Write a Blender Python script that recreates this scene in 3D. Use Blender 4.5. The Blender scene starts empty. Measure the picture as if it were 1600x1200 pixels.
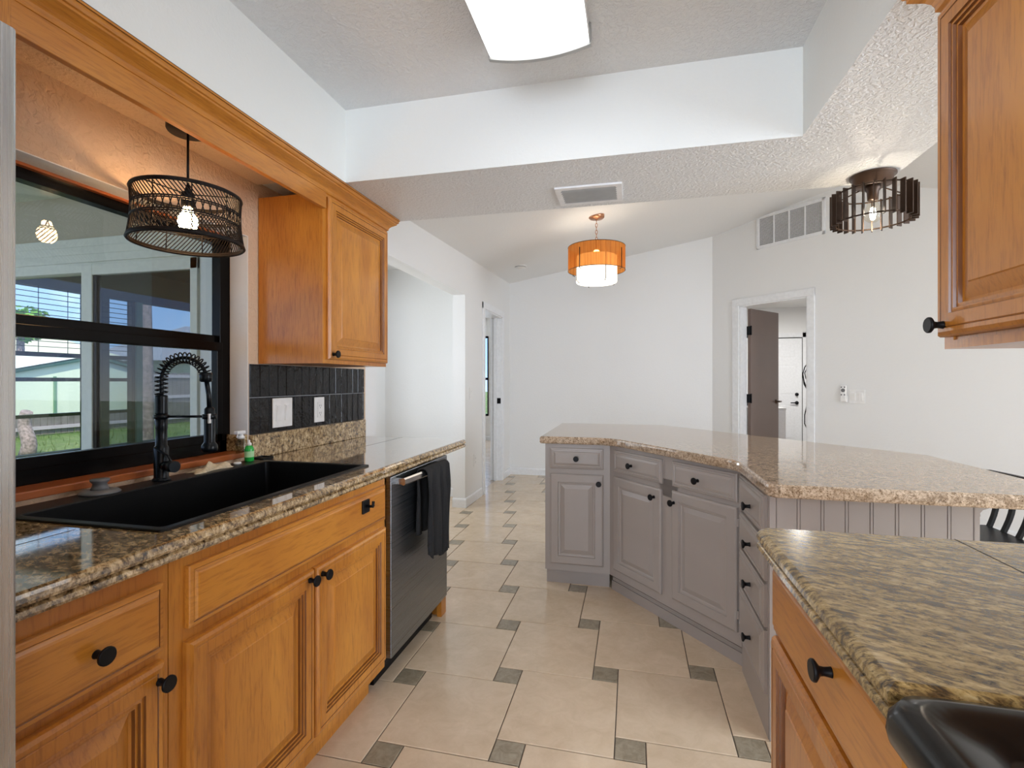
import bpy, bmesh, math, random
from mathutils import Vector, Matrix
random.seed(7)
SC = bpy.context.scene
COL = SC.collection
PI = math.pi

# ------------------------------------------------------------ camera
cam = bpy.data.cameras.new('camera')
cam.sensor_width = 36.0
cam.lens = 788.0 / 1600 * 36
cam.shift_y = -4.0 / 1600
cam.clip_start = 0.02
cam_o = bpy.data.objects.new('camera', cam)
cam_o.location = (0, 0, 1.25)
cam_o.rotation_euler = (PI / 2, 0, math.atan2(188, 788))
COL.objects.link(cam_o)
SC.camera = cam_o

# ------------------------------------------------------------ view
SC.view_settings.view_transform = 'Standard'
SC.view_settings.look = 'None'
SC.view_settings.gamma = 1
SC.view_settings.use_curve_mapping = False
SC.view_settings.exposure = 0.94
SC.cycles.max_bounces = 10
SC.cycles.diffuse_bounces = 6
SC.cycles.transparent_max_bounces = 16
SC.cycles.sample_clamp_indirect = 6.0
SC.cycles.use_denoising = True

# ------------------------------------------------------------ sky
W = bpy.data.worlds.new('sky')
SC.world = W
W.use_nodes = True
wn, wl = W.node_tree.nodes, W.node_tree.links
wn.clear()
wo = wn.new('ShaderNodeOutputWorld')
wb = wn.new('ShaderNodeBackground')
wb.inputs['Strength'].default_value = 1.5
wc = wn.new('ShaderNodeTexCoord')
wz = wn.new('ShaderNodeSeparateXYZ')
wr = wn.new('ShaderNodeValToRGB')
wr.color_ramp.elements[0].position = 0.0
wr.color_ramp.elements[0].color = (0.26, 0.40, 0.78, 1)
wr.color_ramp.elements[1].position = 0.6
wr.color_ramp.elements[1].color = (0.16, 0.27, 0.60, 1)
wns = wn.new('ShaderNodeTexNoise')
wns.inputs['Scale'].default_value = 4.0
wns.inputs['Detail'].default_value = 6.0
wr2 = wn.new('ShaderNodeValToRGB')
wr2.color_ramp.elements[0].position = 0.5
wr2.color_ramp.elements[1].position = 0.72
wmx = wn.new('ShaderNodeMix')
wmx.data_type = 'RGBA'
wl.new(wc.outputs['Generated'], wz.inputs[0])
wl.new(wz.outputs['Z'], wr.inputs[0])
wl.new(wc.outputs['Generated'], wns.inputs['Vector'])
wl.new(wns.outputs['Fac'], wr2.inputs[0])
wl.new(wr2.outputs['Color'], wmx.inputs[0])
wl.new(wr.outputs['Color'], wmx.inputs[6])
wmx.inputs[7].default_value = (0.85, 0.87, 0.90, 1)
wl.new(wmx.outputs[2], wb.inputs['Color'])
wl.new(wb.outputs[0], wo.inputs[0])

def lamp(name, kind, loc, rot, energy, color=(1, 1, 1), size=None, angle=None):
    d = bpy.data.lights.new(name, kind)
    d.energy = energy
    d.color = color
    if kind == 'AREA':
        d.shape = 'RECTANGLE'
        d.size, d.size_y = size
    if kind == 'SUN':
        d.angle = angle
    if kind == 'POINT':
        d.shadow_soft_size = size
    o = bpy.data.objects.new(name, d)
    o.location = loc
    o.rotation_euler = rot
    COL.objects.link(o)
    return o

lamp('sun', 'SUN', (-8, 3, 9), Vector((-.42, .48, -.77)).to_track_quat('-Z', 'Y').to_euler(), 3.2, (1, .95, .86), angle=.01)
# area lamps added to stand in for daylight at windows, mostly out of view
lamp('fill_living_room', 'AREA', (4.12, 0.6, 1.35), (0, PI / 2, 0), 92, (.88, .95, 1), (1.9, 3.2))  # fill lamp added at the unseen east opening
lamp('daylight_kitchen', 'AREA', (-0.35, -2.42, 1.4), (PI / 2, 0, 0), 38, (.90, .96, 1), (1.9, 1.8))
lamp('fill_side_room', 'AREA', (-2.66, 4.0, 1.4), (0, -PI / 2, 0), 10, (.93, .97, 1), (1.7, 1.3))  # added to brighten the side room; its window is unseen
lamp('daylight_bedroom', 'AREA', (-3.72, 10.2, 1.4), (-PI / 2, 0, 0), 26, (.95, .98, 1), (1.1, 1.6))

# ------------------------------------------------------------ mesh helpers
class MB:
    """collects polygons, then links them as one mesh object"""
    def __init__(s):
        s.v = []; s.f = []; s.sm = []; s.mi = []
    def add(s, vs, fs, smooth=False, mi=0):
        b = len(s.v)
        s.v += [tuple(p) for p in vs]
        for f in fs:
            s.f.append(tuple(b + i for i in f)); s.sm.append(smooth); s.mi.append(mi)
        return s
    def box(s, a, b, mi=0):
        x0, y0, z0 = [min(a[i], b[i]) for i in range(3)]
        x1, y1, z1 = [max(a[i], b[i]) for i in range(3)]
        return s.add([(x0,y0,z0),(x1,y0,z0),(x1,y1,z0),(x0,y1,z0),(x0,y0,z1),(x1,y0,z1),(x1,y1,z1),(x0,y1,z1)],
              [(0,3,2,1),(4,5,6,7),(0,1,5,4),(1,2,6,5),(2,3,7,6),(3,0,4,7)], mi=mi)
    def cbox(s, a, b, r=.003, mi=0):
        """box with chamfered edges"""
        bm = bmesh.new()
        bmesh.ops.create_cube(bm, size=1)
        for v in bm.verts:
            for i in range(3):
                v.co[i] = (a[i] + b[i]) / 2 + v.co[i] * abs(b[i] - a[i])
        bmesh.ops.bevel(bm, geom=bm.edges[:], offset=r, segments=2, profile=.5, affect='EDGES')
        bm.verts.index_update()
        s.add([v.co[:] for v in bm.verts], [[v.index for v in f.verts] for f in bm.faces], mi=mi)
        bm.free()
        return s
    def rings(s, rings, cap0=False, cap1=False, smooth=False, closed=True, mi=0):
        b = len(s.v); n = len(rings[0])
        for r in rings: s.v += [tuple(p) for p in r]
        m = n if closed else n - 1
        for k in range(len(rings) - 1):
            for i in range(m):
                j = (i + 1) % n
                s.f.append((b+k*n+i, b+k*n+j, b+(k+1)*n+j, b+(k+1)*n+i)); s.sm.append(smooth); s.mi.append(mi)
        if cap0: s.f.append(tuple(b + i for i in reversed(range(n)))); s.sm.append(False); s.mi.append(mi)
        if cap1: s.f.append(tuple(b + (len(rings)-1)*n + i for i in range(n))); s.sm.append(False); s.mi.append(mi)
        return s
    def lathe(s, prof, o=(0,0,0), axis=(0,0,1), n=24, cap=True, smooth=True, mi=0):
        """prof: (radius, distance along axis)"""
        ax = Vector(axis).normalized()
        u = ax.orthogonal().normalized(); w = ax.cross(u)
        o = Vector(o)
        R = [[o + ax*h + (u*math.cos(2*PI*i/n) + w*math.sin(2*PI*i/n))*max(r, 1e-4) for i in range(n)] for r, h in prof]
        return s.rings(R, cap, cap, smooth, mi=mi)
    def cyl(s, a, b, r, n=16, r2=None, mi=0):
        a, b = Vector(a), Vector(b)
        return s.lathe([(r, 0), (r if r2 is None else r2, (b-a).length)], a, b-a, n, mi=mi)
    def tube(s, pts, r, n=8, closed=False, cap=True, mi=0):
        P = [Vector(p) for p in pts]
        m = len(P)
        R = []; up = None
        for k in range(m):
            if closed: t = P[(k+1) % m] - P[k-1]
            else: t = P[min(k+1, m-1)] - P[max(k-1, 0)]
            t.normalize()
            if up is None: up = t.orthogonal().normalized()
            up = (up - t * up.dot(t)).normalized()
            w = t.cross(up)
            rr = r[k] if isinstance(r, (list, tuple)) else r
            R.append([P[k] + (up*math.cos(2*PI*i/n) + w*math.sin(2*PI*i/n))*rr for i in range(n)])
        if closed: R.append(R[0])
        return s.rings(R, cap and not closed, cap and not closed, True, mi=mi)
    def panel(s, x0, x1, z0, z1, prof, y=0.0, mi=0):
        """moulded panel in the local xz plane standing out towards -y; prof: (inset, height)"""
        R = [[(x0+q[0], y-q[1], z0+q[0]), (x1-q[0], y-q[1], z0+q[0]), (x1-q[0], y-q[1], z1-q[0]), (x0+q[0], y-q[1], z1-q[0])] for q in prof]
        f0 = len(s.f)
        s.rings(R, cap1=True, mi=mi)
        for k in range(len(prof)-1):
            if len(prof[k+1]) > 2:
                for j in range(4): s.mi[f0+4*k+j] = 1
        return s
    def prism(s, poly, z0, z1, mi=0):
        n = len(poly)
        return s.rings([[(p[0], p[1], z0) for p in poly], [(p[0], p[1], z1) for p in poly]], True, True, mi=mi)
    def build(s, name, mat, parent=None, loc=None, rotz=0, fix=True):
        me = bpy.data.meshes.new(name)
        me.from_pydata(s.v, [], s.f)
        me.update()
        for m in (mat if isinstance(mat, (list, tuple)) else [mat]): me.materials.append(m)
        me.polygons.foreach_set('use_smooth', s.sm)
        me.polygons.foreach_set('material_index', s.mi)
        if fix:
            bm = bmesh.new(); bm.from_mesh(me)
            bmesh.ops.recalc_face_normals(bm, faces=bm.faces[:])
            bm.to_mesh(me); bm.free()
        me.update()
        o = bpy.data.objects.new(name, me)
        COL.objects.link(o)
        if parent is not None: o.parent = parent
        if loc is not None: o.location = loc
        o.rotation_euler[2] = rotz
        return o

def tag(o, label=None, cat=None, group=None, kind=None):
    if label: o['label'] = label
    if cat: o['category'] = cat
    if group: o['group'] = group
    if kind: o['kind'] = kind
    return o
def struct(name, mb, mat, **k):
    return tag(mb.build(name, mat, **k), kind='structure')
def thing(name, label, cat, loc=(0,0,0), rotz=0, group=None):
    o = bpy.data.objects.new(name, None)
    o.empty_display_size = .1
    o.location = loc
    o.rotation_euler[2] = rotz
    COL.objects.link(o)
    return tag(o, label, cat, group)
def sweep(mb, prof, path, normals, mi=0):
    """moulding: prof (out, z) swept along an xy path; normals = outward normal of each leg"""
    R = []
    for k, p in enumerate(path):
        if k == 0: m = Vector(normals[0])
        elif k == len(path) - 1: m = Vector(normals[-1])
        else:
            a, b = Vector(normals[k-1]), Vector(normals[k])
            m = (a + b) / (1 + a.dot(b))
        R.append([(p[0] + m.x*o, p[1] + m.y*o, z) for o, z in prof])
    return mb.rings(R, True, True, mi=mi)
def offset(poly, d):
    """inset a counter-clockwise polygon by d"""
    n = len(poly); out = []
    for i in range(n):
        p0, p1, p2 = Vector(poly[i-1]), Vector(poly[i]), Vector(poly[(i+1) % n])
        a = (p1-p0).normalized(); b = (p2-p1).normalized()
        na, nb = Vector((-a.y, a.x)), Vector((-b.y, b.x))
        m = (na + nb) / max(.3, 1 + na.dot(nb))
        out.append((p1.x + m.x*d, p1.y + m.y*d))
    return out
def arc_corner(p0, p1, p2, r, n=6):
    p0, p1, p2 = Vector(p0), Vector(p1), Vector(p2)
    a, b = (p0-p1).normalized(), (p2-p1).normalized()
    q0, q1 = p1 + a*r, p1 + b*r
    return [tuple((q0*(1-t)**2 + p1*2*t*(1-t) + q1*t*t)) for t in [k/n for k in range(n+1)]]
def slab(name, poly, prof, mat, hole=None, parent=None):
    """stone slab: CCW outline, edge prof (inset, z) from bottom to top, optional rectangular hole"""
    mb = MB()
    R = [[(p[0], p[1], z) for p in offset(poly, i)] for i, z in prof]
    mb.rings(R, smooth=False)
    zt, zb = prof[-1][1], prof[0][1]
    for ring, z, h in ((R[-1], zt, hole), (R[0], zb, hole)):
        bm = bmesh.new()
        vs = [bm.verts.new(p) for p in ring]
        for i in range(len(vs)): bm.edges.new((vs[i-1], vs[i]))
        if h:
            hv = [bm.verts.new((x, y, z)) for x, y in ((h[0],h[1]),(h[2],h[1]),(h[2],h[3]),(h[0],h[3]))]
            for i in range(4): bm.edges.new((hv[i-1], hv[i]))
        bmesh.ops.triangle_fill(bm, use_beauty=True, use_dissolve=False, edges=bm.edges[:])
        bm.verts.index_update()
        mb.add([v.co[:] for v in bm.verts], [[v.index for v in f.verts] for f in bm.faces])
        bm.free()
    if hole:
        h = hole
        mb.rings([[(x, y, z) for x, y in ((h[0],h[1]),(h[2],h[1]),(h[2],h[3]),(h[0],h[3]))] for z in (zb, zt)])
    o = mb.build(name, mat, parent, fix=False)
    bm = bmesh.new(); bm.from_mesh(o.data)
    bmesh.ops.remove_doubles(bm, verts=bm.verts[:], dist=1e-5)
    bmesh.ops.recalc_face_normals(bm, faces=bm.faces[:])
    bm.to_mesh(o.data); bm.free()
    return o

# ------------------------------------------------------------ materials
class NT:
    def __init__(s, name):
        s.m = bpy.data.materials.new(name); s.m.use_nodes = True
        s.n, s.l = s.m.node_tree.nodes, s.m.node_tree.links
        s.b = s.n['Principled BSDF']
    def node(s, t, **k):
        n = s.n.new('ShaderNode' + t)
        for a, v in k.items():
            if a.startswith('_'): setattr(n, a[1:], v)
            else: n.inputs[a.replace('__', ' ')].default_value = v
        return n
    def link(s, a, b): s.l.new(a, b)
    def coords(s, scale=(1,1,1), rot=(0,0,0)):
        c = s.node('TexCoord'); m = s.node('Mapping'); q = s.node('Mapping')
        q.inputs['Scale'].default_value = scale; m.inputs['Rotation'].default_value = rot
        s.link(c.outputs['Object'], m.inputs[0]); s.link(m.outputs[0], q.inputs[0]); return q.outputs[0]
    def noise(s, vec, scale, detail=3, rough=.5, dist=0):
        n = s.node('TexNoise', Scale=scale, Detail=detail, Roughness=rough, Distortion=dist)
        s.link(vec, n.inputs['Vector']); return n.outputs['Fac']
    def ramp(s, fac, stops):
        r = s.node('ValToRGB'); e = r.color_ramp.elements
        while len(e) < len(stops): e.new(.5)
        for k, (p, c) in enumerate(stops):
            e[k].position = p; e[k].color = (*c, 1) if len(c) == 3 else c
        s.link(fac, r.inputs[0]); return r.outputs[0]
    def mix(s, fac, a, b, mode='MIX'):
        m = s.node('Mix', _data_type='RGBA', _blend_type=mode)
        for sock, v in ((m.inputs[0], fac), (m.inputs[6], a), (m.inputs[7], b)):
            if isinstance(v, (int, float)): sock.default_value = v
            elif isinstance(v, tuple): sock.default_value = (*v, 1)
            else: s.link(v, sock)
        return m.outputs[2]
    def bump(s, h, strength, dist=.01):
        b = s.node('Bump', Strength=strength, Distance=dist)
        s.link(h, b.inputs['Height']); s.link(b.outputs[0], s.b.inputs['Normal'])
    def set(s, color=None, rough=None, metal=None, **k):
        for nm, v in (('Base Color', color), ('Roughness', rough), ('Metallic', metal)):
            if v is None: continue
            if isinstance(v, tuple): s.b.inputs[nm].default_value = (*v, 1)
            elif isinstance(v, (int, float)): s.b.inputs[nm].default_value = v
            else: s.link(v, s.b.inputs[nm])
        for a, v in k.items(): s.b.inputs[a.replace('_', ' ')].default_value = v
        return s.m

def plain(name, c, rough=.5, metal=0.0, var=.04, sc=30, **k):
    t = NT(name)
    f = t.noise(t.coords(), sc, 3)
    col = t.ramp(f, [(.3, tuple(x*(1-var) for x in c)), (.7, tuple(min(1, x*(1+var)) for x in c))])
    return t.set(col, rough, metal, **k)
def emit(name, c, strength):
    t = NT(name); t.set((0.8, .8, .8), .5)
    t.b.inputs['Emission Color'].default_value = (*c, 1)
    t.b.inputs['Emission Strength'].default_value = strength
    return t.m
def textured_paint(name, c, rough, bump, scale, dist=.006):
    t = NT(name); v = t.coords()
    a = t.noise(v, scale, 4, .55, .6)
    r = t.ramp(a, [(.42, (0,0,0)), (.6, (1,1,1))])
    t.bump(r, bump, dist)
    f = t.noise(v, 1.5, 2)
    return t.set(t.ramp(f, [(.3, tuple(x*.985 for x in c)), (.7, c)]), rough)
def wood(name, grain, dark, mid, light, rough=.3):
    t = NT(name)
    s = {'z': (9, 9, .9), 'x': (.9, 9, 9), 'y': (9, .9, 9)}[grain]
    v = t.coords(s)
    big = t.noise(t.coords({'z': (2.2,2.2,.7), 'x': (.7,2.2,2.2), 'y': (2.2,.7,2.2)}[grain]), 2.2, 4, .55, 1.2)
    fine = t.noise(v, 14, 6, .65, .3)
    c1 = t.ramp(big, [(.3, mid), (.7, light)])
    c2 = t.ramp(fine, [(.32, dark), (.52, (1,1,1))])
    col = t.mix(.42, c1, t.mix(1, c1, c2, 'MULTIPLY'))
    t.bump(fine, .05, .002)
    return t.set(col, rough, Coat_Weight=.25, Coat_Roughness=.15)
WD = ((.36,.21,.12), (.43,.145,.016), (.60,.245,.032))
M = {}
M['wall'] = textured_paint('wall_paint', (.80,.80,.79), .55, .12, 45, .003)
M['tan'] = textured_paint('tan_wall_paint', (.66,.49,.34), .6, .5, 50, .006)
M['tray'] = textured_paint('tray_paint', (.80,.82,.80), .5, .10, 60, .003)
M['ceil'] = textured_paint('ceiling_paint', (.75,.765,.77), .45, .5, 70, .006)
M['trim'] = plain('trim_paint', (.80,.81,.82), .35)
M['wv'] = wood('maple_upright', 'z', *WD)
M['wh'] = wood('maple_level', 'x', *WD)
M['wy'] = wood('maple_long', 'y', *WD)
M['groove_shade'] = wood('maple_glaze_groove_shade', 'z', (.4,.3,.2), (.16,.05,.010), (.20,.07,.015))  # dark glaze lines that also put groove shade into the colour
M['sill'] = wood('stained_sill', 'y', (.4,.25,.2), (.33,.085,.022), (.42,.12,.03))
M['dark_void'] = plain('cabinet_shadow_gap', (.015,.012,.01), .8)
M['grey'] = plain('grey_cabinet_paint', (.35,.31,.28), .32, var=.03, sc=4)
M['black'] = plain('black_metal', (.005,.005,.006), .38, Specular_IOR_Level=.18)
M['matte'] = plain('black_composite', (.004,.004,.0045), .36, var=.3, sc=300, Specular_IOR_Level=.3)
M['blackframe'] = plain('black_window_frame', (.002,.0015,.0015), .25, Specular_IOR_Level=.15)
M['faucet'] = plain('matte_black_faucet', (.004,.006,.008), .28, Specular_IOR_Level=.25)
M['enamel'] = plain('black_enamel', (.008,.007,.006), .2, Specular_IOR_Level=.28)
M['plate'] = plain('white_plastic', (.80,.79,.77), .3)
M['platedk'] = plain('grey_plastic', (.14,.14,.145), .4)
M['whiteappl'] = plain('white_enamel', (.78,.79,.80), .2)
M['cloth'] = plain('black_towel', (.010,.010,.011), .95, var=.4, sc=200)
M['bronze'] = plain('dark_bronze', (.055,.032,.02), .35, .6)
M['copper'] = plain('copper_bronze', (.45,.22,.12), .3, .8)
M['bronze2'] = plain('canopy_bronze', (.09,.055,.038), .4, .6)
M['rattan'] = plain('black_rattan', (.010,.007,.006), .5, var=.4, sc=80, Specular_IOR_Level=.2)
M['fanblade'] = plain('outdoor_dark', (.05,.055,.05), .6)
def steel(name, c, rough, grain):
    t = NT(name)
    f = t.noise(t.coords(grain), 40, 3)
    g = t.noise(t.coords((1,1,1)), .8, 2)
    r = t.ramp(f, [(.3, (rough*.8,)*3), (.7, (rough*1.25,)*3)])
    col = t.mix(t.ramp(g, [(.35, (0,0,0)), (.65, (1,1,1))]), tuple(x*.95 for x in c), c)
    return t.set(col, r, 1.0)
M['steel'] = steel('brushed_steel', (.56,.57,.58), .26, (.02, 20, .02))
M['dwsteel'] = steel('dark_steel', (.27,.29,.315), .30, (.02, .02, 20))
M['handle'] = steel('satin_handle', (.72,.73,.74), .22, (.5, .05, 40))

def granite(name, cols, scale, rot, stretch, rough=.07, coat=.2):
    t = NT(name)
    v = t.coords(stretch, rot)
    a = t.noise(v, scale, 8, .68, .5)
    b = t.noise(v, scale*.32, 5, .6, .8)
    c = t.noise(v, scale*2.4, 5, .7, .2)
    m1 = t.ramp(a, [(.34, cols[0]), (.43, cols[1]), (.52, cols[2]), (.62, cols[3]), (.75, cols[4])])
    m2 = t.ramp(b, [(.40, (.38,.32,.25)), (.56, (1,1,1))])
    m3 = t.ramp(c, [(.36, (.10,.08,.06)), (.46, (1,1,1))])
    col = t.mix(.65, m1, t.mix(1, m1, m2, 'MULTIPLY'))
    col = t.mix(.75, col, t.mix(1, col, m3, 'MULTIPLY'))
    return t.set(col, rough, Coat_Weight=coat, Coat_Roughness=.04)
GC = ((.035,.024,.016), (.20,.12,.05), (.50,.345,.165), (.68,.52,.31), (.78,.67,.48))
M['granite'] = granite('gold_granite', GC, 46, (0,0,.5), (1,1.7,1.3), .06, .9)
M['granite2'] = granite('gold_granite_peninsula', ((.05,.042,.034), (.20,.135,.06), (.46,.32,.125), (.58,.43,.20), (.66,.54,.33)), 40, (0,0,.42), (.95,2.2,1.5), .16)
M['quartz'] = granite('beige_speckled_quartz', ((.16,.10,.06), (.38,.27,.17), (.58,.44,.31), (.64,.50,.36), (.70,.58,.44)), 150, (0,0,0), (1,1,1), .06)
def tile_mat(name, cs, rough, var, vein):
    t = NT(name)
    v = t.coords()
    g = t.node('NewGeometry')
    n1 = t.noise(v, 5, 6, .6, .7)
    n2 = t.noise(v, vein, 6, .7, 1.0)
    c1 = t.ramp(n1, [(.3, cs[0]), (.7, cs[1])])
    c2 = t.ramp(n2, [(.3, cs[2]), (.62, (1,1,1))])
    col = t.mix(1, c1, c2, 'MULTIPLY')
    rnd = t.ramp(g.outputs['Random Per Island'], [(0, (1-var,)*3), (1, (1,1,1))])
    col = t.mix(1, col, rnd, 'MULTIPLY')
    t.bump(n2, .05, .003)
    return t.set(col, rough)
M['tileA'] = tile_mat('large_floor_tile', ((.66,.52,.365), (.76,.615,.45), (.90,.88,.85)), .15, .05, 14)
M['tileB'] = tile_mat('small_floor_tile', ((.34,.29,.205), (.43,.375,.28), (.60,.57,.52)), .28, .15, 30)
M['grout'] = plain('dark_grout', (.10,.075,.055), .9)
def glazed():
    t = NT('black_glazed_tile')
    n = t.noise(t.coords(), 22, 3, .6, .5)
    t.bump(n, .45, .008)
    return t.set((.007,.007,.008), .06, Specular_IOR_Level=.35)
M['glaze'] = glazed()
M['lgrout'] = plain('grey_grout', (.42,.42,.43), .9)
def glass(name, tint, refl=1.0, rough=.0):
    t = NT(name)
    t.n.remove(t.b)
    o = t.n['Material Output']
    tr = t.node('BsdfTransparent', Color=(*tint, 1))
    gl = t.node('BsdfGlossy', Roughness=rough)
    fr = t.node('Fresnel', IOR=1.5)
    mu = t.node('Math', _operation='MULTIPLY'); mu.inputs[1].default_value = refl
    mx = t.node('MixShader')
    gm = t.node('NewGeometry'); iv = t.node('Math', _operation='SUBTRACT'); iv.inputs[0].default_value = 1.0
    m2 = t.node('Math', _operation='MULTIPLY')
    t.link(gm.outputs['Backfacing'], iv.inputs[1]); t.link(fr.outputs[0], mu.inputs[0])
    t.link(mu.outputs[0], m2.inputs[0]); t.link(iv.outputs[0], m2.inputs[1]); t.link(m2.outputs[0], mx.inputs[0])
    t.link(tr.outputs[0], mx.inputs[1]); t.link(gl.outputs[0], mx.inputs[2]); t.link(mx.outputs[0], o.inputs[0])
    return t.m
M['pane'] = glass('window_glass', (.93,.95,.90))
M['pane_dark'] = glass('tinted_door_glass', (.55,.60,.60))
M['bulbglass'] = glass('bulb_glass', (.97,.95,.9))
M['clear'] = glass('clear_plastic', (.85,.9,.88))

# ------------------------------------------------------------ the room: numbers
WX = -1.61         # window wall
SB = 2.13          # soffit underside
TZ = 2.45          # tray ceiling
FAR = 6.62
ANG = (0.96, 6.62) # where the angled wall starts
def ceil_z(x, y): return 2.455 + .18*(x + 1.61) + .04*(y - 3.7)
RX = 2.05
def ceil2_z(x, y): return ceil_z(RX, y) - .55*(x - RX)

# ------------------------------------------------------------ floor: pinwheel of large and small tiles
fl = MB()
fl.box((-3.0, -2.6, -.06), (4.3, 10.4, -.004), mi=2)
SX, SY, tx, ty = .4035, .4335, .1040, .1050
def tile(x0, y0, x1, y1, mi, e=.0019):
    x0 += e; y0 += e; x1 -= e; y1 -= e
    q = .0022
    R = [[(x0,y0,-.005),(x1,y0,-.005),(x1,y1,-.005),(x0,y1,-.005)],
         [(x0,y0,-.0015),(x1,y0,-.0015),(x1,y1,-.0015),(x0,y1,-.0015)],
         [(x0+q,y0+q,0),(x1-q,y0+q,0),(x1-q,y1-q,0),(x0+q,y1-q,0)]]
    fl.rings(R, cap1=True, mi=mi)
for i in range(-16, 26):
    for j in range(-16, 30):
        ox = -.866 + i*SX - j*tx
        oy = 1.599 + i*ty + j*SY
        if ox < -3.2 or ox > 4.3 or oy < -2.6 or oy > 7.1 or (ox < -1.75 and oy < 2.5): continue
        if ox < -2.1 and oy > 5.0: continue
        tile(ox, oy, ox + SX, oy + SY, 0)
        if ox + SX + tx < 4.3: tile(ox + SX, oy, ox + SX + tx, oy + ty, 1)
struct('floor', fl, [M['tileA'], M['tileB'], M['grout']])
def planks():
    t = NT('pale_plank_floor')
    v = t.coords((1,1,1), (0,0,.5))
    b = t.node('TexBrick', Scale=1.0)
    b.inputs['Brick Width'].default_value = 1.1; b.inputs['Row Height'].default_value = .16
    b.inputs['Mortar Size'].default_value = .004
    b.inputs['Color1'].default_value = (.46,.38,.31,1); b.inputs['Color2'].default_value = (.56,.47,.39,1)
    b.inputs['Mortar'].default_value = (.14,.11,.09,1)
    t.link(v, b.inputs['Vector'])
    n = t.noise(t.coords((2,14,1), (0,0,.5)), 6, 4)
    return t.set(t.mix(.3, b.outputs['Color'], n, 'OVERLAY'), .25)
M['plank'] = planks()
struct('floor_bedroom', MB().box((-4.6, 5.30, -.01), (-1.675, 10.4, .0015)), M['plank'])

# ------------------------------------------------------------ walls
def wall_x(mb, x0, x1, ya, yb, z0, z1): mb.box((x0, ya, z0), (x1, yb, z1))
# window wall of the kitchen with the window opening
WY0, WY1, WZ0, WZ1 = .72, 1.85, .945, 1.876
wk = MB()
T = .13
wk.box((WX-T, -2.6, 0), (WX, WY0, SB)); wk.box((WX-T, WY1, 0), (WX, 2.83, SB))
wk.box((WX-T, WY0, 0), (WX, WY1, WZ0)); wk.box((WX-T, WY0, WZ1), (WX, WY1, SB))
struct('wall_kitchen_window', wk, M['tan'])
def reveal():
    b = MB()
    b.box((-1.70, WY1-.003, WZ0), (WX-.0005, WY1+.001, WZ1)); b.box((-1.70, WY0, WZ1-.003), (WX-.0005, WY1, WZ1+.001))
    return b
struct('trim_window_reveal', reveal(), M['wall'])
# dining side of the same wall: opening to the side room, door opening to the bedroom
OZ = 2.11
wd = MB()
wd.box((WX-T, 2.83, 0), (WX, 2.965, 3.0)); wd.box((WX-T, 2.965, OZ), (WX, 4.75, 3.0))
wd.box((WX-T, 4.75, 0), (WX, 5.40, 3.0)); wd.box((WX-T, 5.40, 2.06), (WX, 6.17, 3.0)); wd.box((WX-T, 6.17, 0), (WX, FAR+.1, 3.0))
struct('wall_left', wd, M['wall'])
struct('wall_far', MB().box((WX-T, FAR, 0), (ANG[0]+.05, FAR+.12, 3.3)), M['wall'])
# angled wall, local frame: x along the wall, -y towards the kitchen
DS0, DS1, DZ = .364, 1.148, 2.134
aw = MB()
aw.box((0, 0, 0), (DS0, .12, 3.5)); aw.box((DS0, 0, DZ), (DS1, .12, 3.5)); aw.box((DS1, 0, 0), (4.7, .12, 3.5))
struct('wall_angled', aw, M['wall'], loc=(ANG[0], ANG[1], 0), rotz=-PI/4)
# living room: east wall with an unseen opening put in for light, south wall
ew = MB()
ew.box((4.2, -2.6, 0), (4.3, -1.1, 3.0)); ew.box((4.2, 2.3, 0), (4.3, 3.6, 3.0)); ew.box((4.2, -1.1, 2.35), (4.3, 2.3, 3.0)); ew.box((4.2, -1.1, 0), (4.3, 2.3, .35))
struct('wall_right', ew, M['wall'])
sw = MB()
sw.box((-1.74, -2.62, 0), (-1.3, -2.5, 3.0)); sw.box((.6, -2.62, 0), (4.3, -2.5, 3.0)); sw.box((-1.3, -2.62, 2.35), (.6, -2.5, 3.0)); sw.box((-1.3, -2.62, 0), (.6, -2.5, .4))
struct('wall_back', sw, M['wall'])
struct('wall_peninsula', MB().box((.955, -2.5, 0), (1.07, 1.20, SB)), M['wall'])

# ceilings: tray, soffits, beam, dining vault
struct('ceiling_tray', MB().box((-1.25, -2.5, TZ), (.62, 2.03, TZ+.05)), M['ceil'])
def soffit(name, a, b, side_faces=None):
    mb = MB(); mb.box(a, b)
    o = tag(mb.build(name, [M['tray'], M['ceil']]), kind='structure')
    for p in o.data.polygons:
        if p.normal.z < -.5: p.material_index = 1
    return o
soffit('ceiling_soffit_left', (WX-.01, -2.5, SB), (-1.235, 2.0, 3.2))
soffit('ceiling_beam', (WX-.01, 2.0, SB), (1.09, 2.556, 3.35))
soffit('ceiling_soffit_right', (.595, -2.5, SB), (1.09, 2.0, 3.35))
struct('ceiling_warm_tint', MB().box((WX, .545, SB-.012), (-1.272, 1.906, SB)), M['tan'])  # thin tan sheet; warm pendant light partly put into its colour
cv = MB()
YA, YB = 2.5, 6.8
cv.add([(WX-.2, YA, ceil_z(WX-.2, YA)), (RX, YA, ceil_z(RX, YA)), (RX, YB, ceil_z(RX, YB)), (WX-.2, YB, ceil_z(WX-.2, YB)),
        (WX-.2, YA, 3.6), (RX, YA, 3.6), (RX, YB, 3.6), (WX-.2, YB, 3.6)],
       [(0,1,2,3),(7,6,5,4),(0,4,5,1),(1,5,6,2),(2,6,7,3),(3,7,4,0)])
struct('ceiling_dining', cv, M['wall'])
cr = MB()
X2 = 3.35
def c2(y): return [(RX, y, ceil2_z(RX, y)), (X2, y, ceil2_z(X2, y)), (4.4, y, ceil2_z(X2, y)), (4.4, y, 3.6), (RX, y, 3.6)]
cr.rings([c2(-2.6), c2(6.8)], True, True)
struct('ceiling_living_room', cr, M['wall'])
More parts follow.
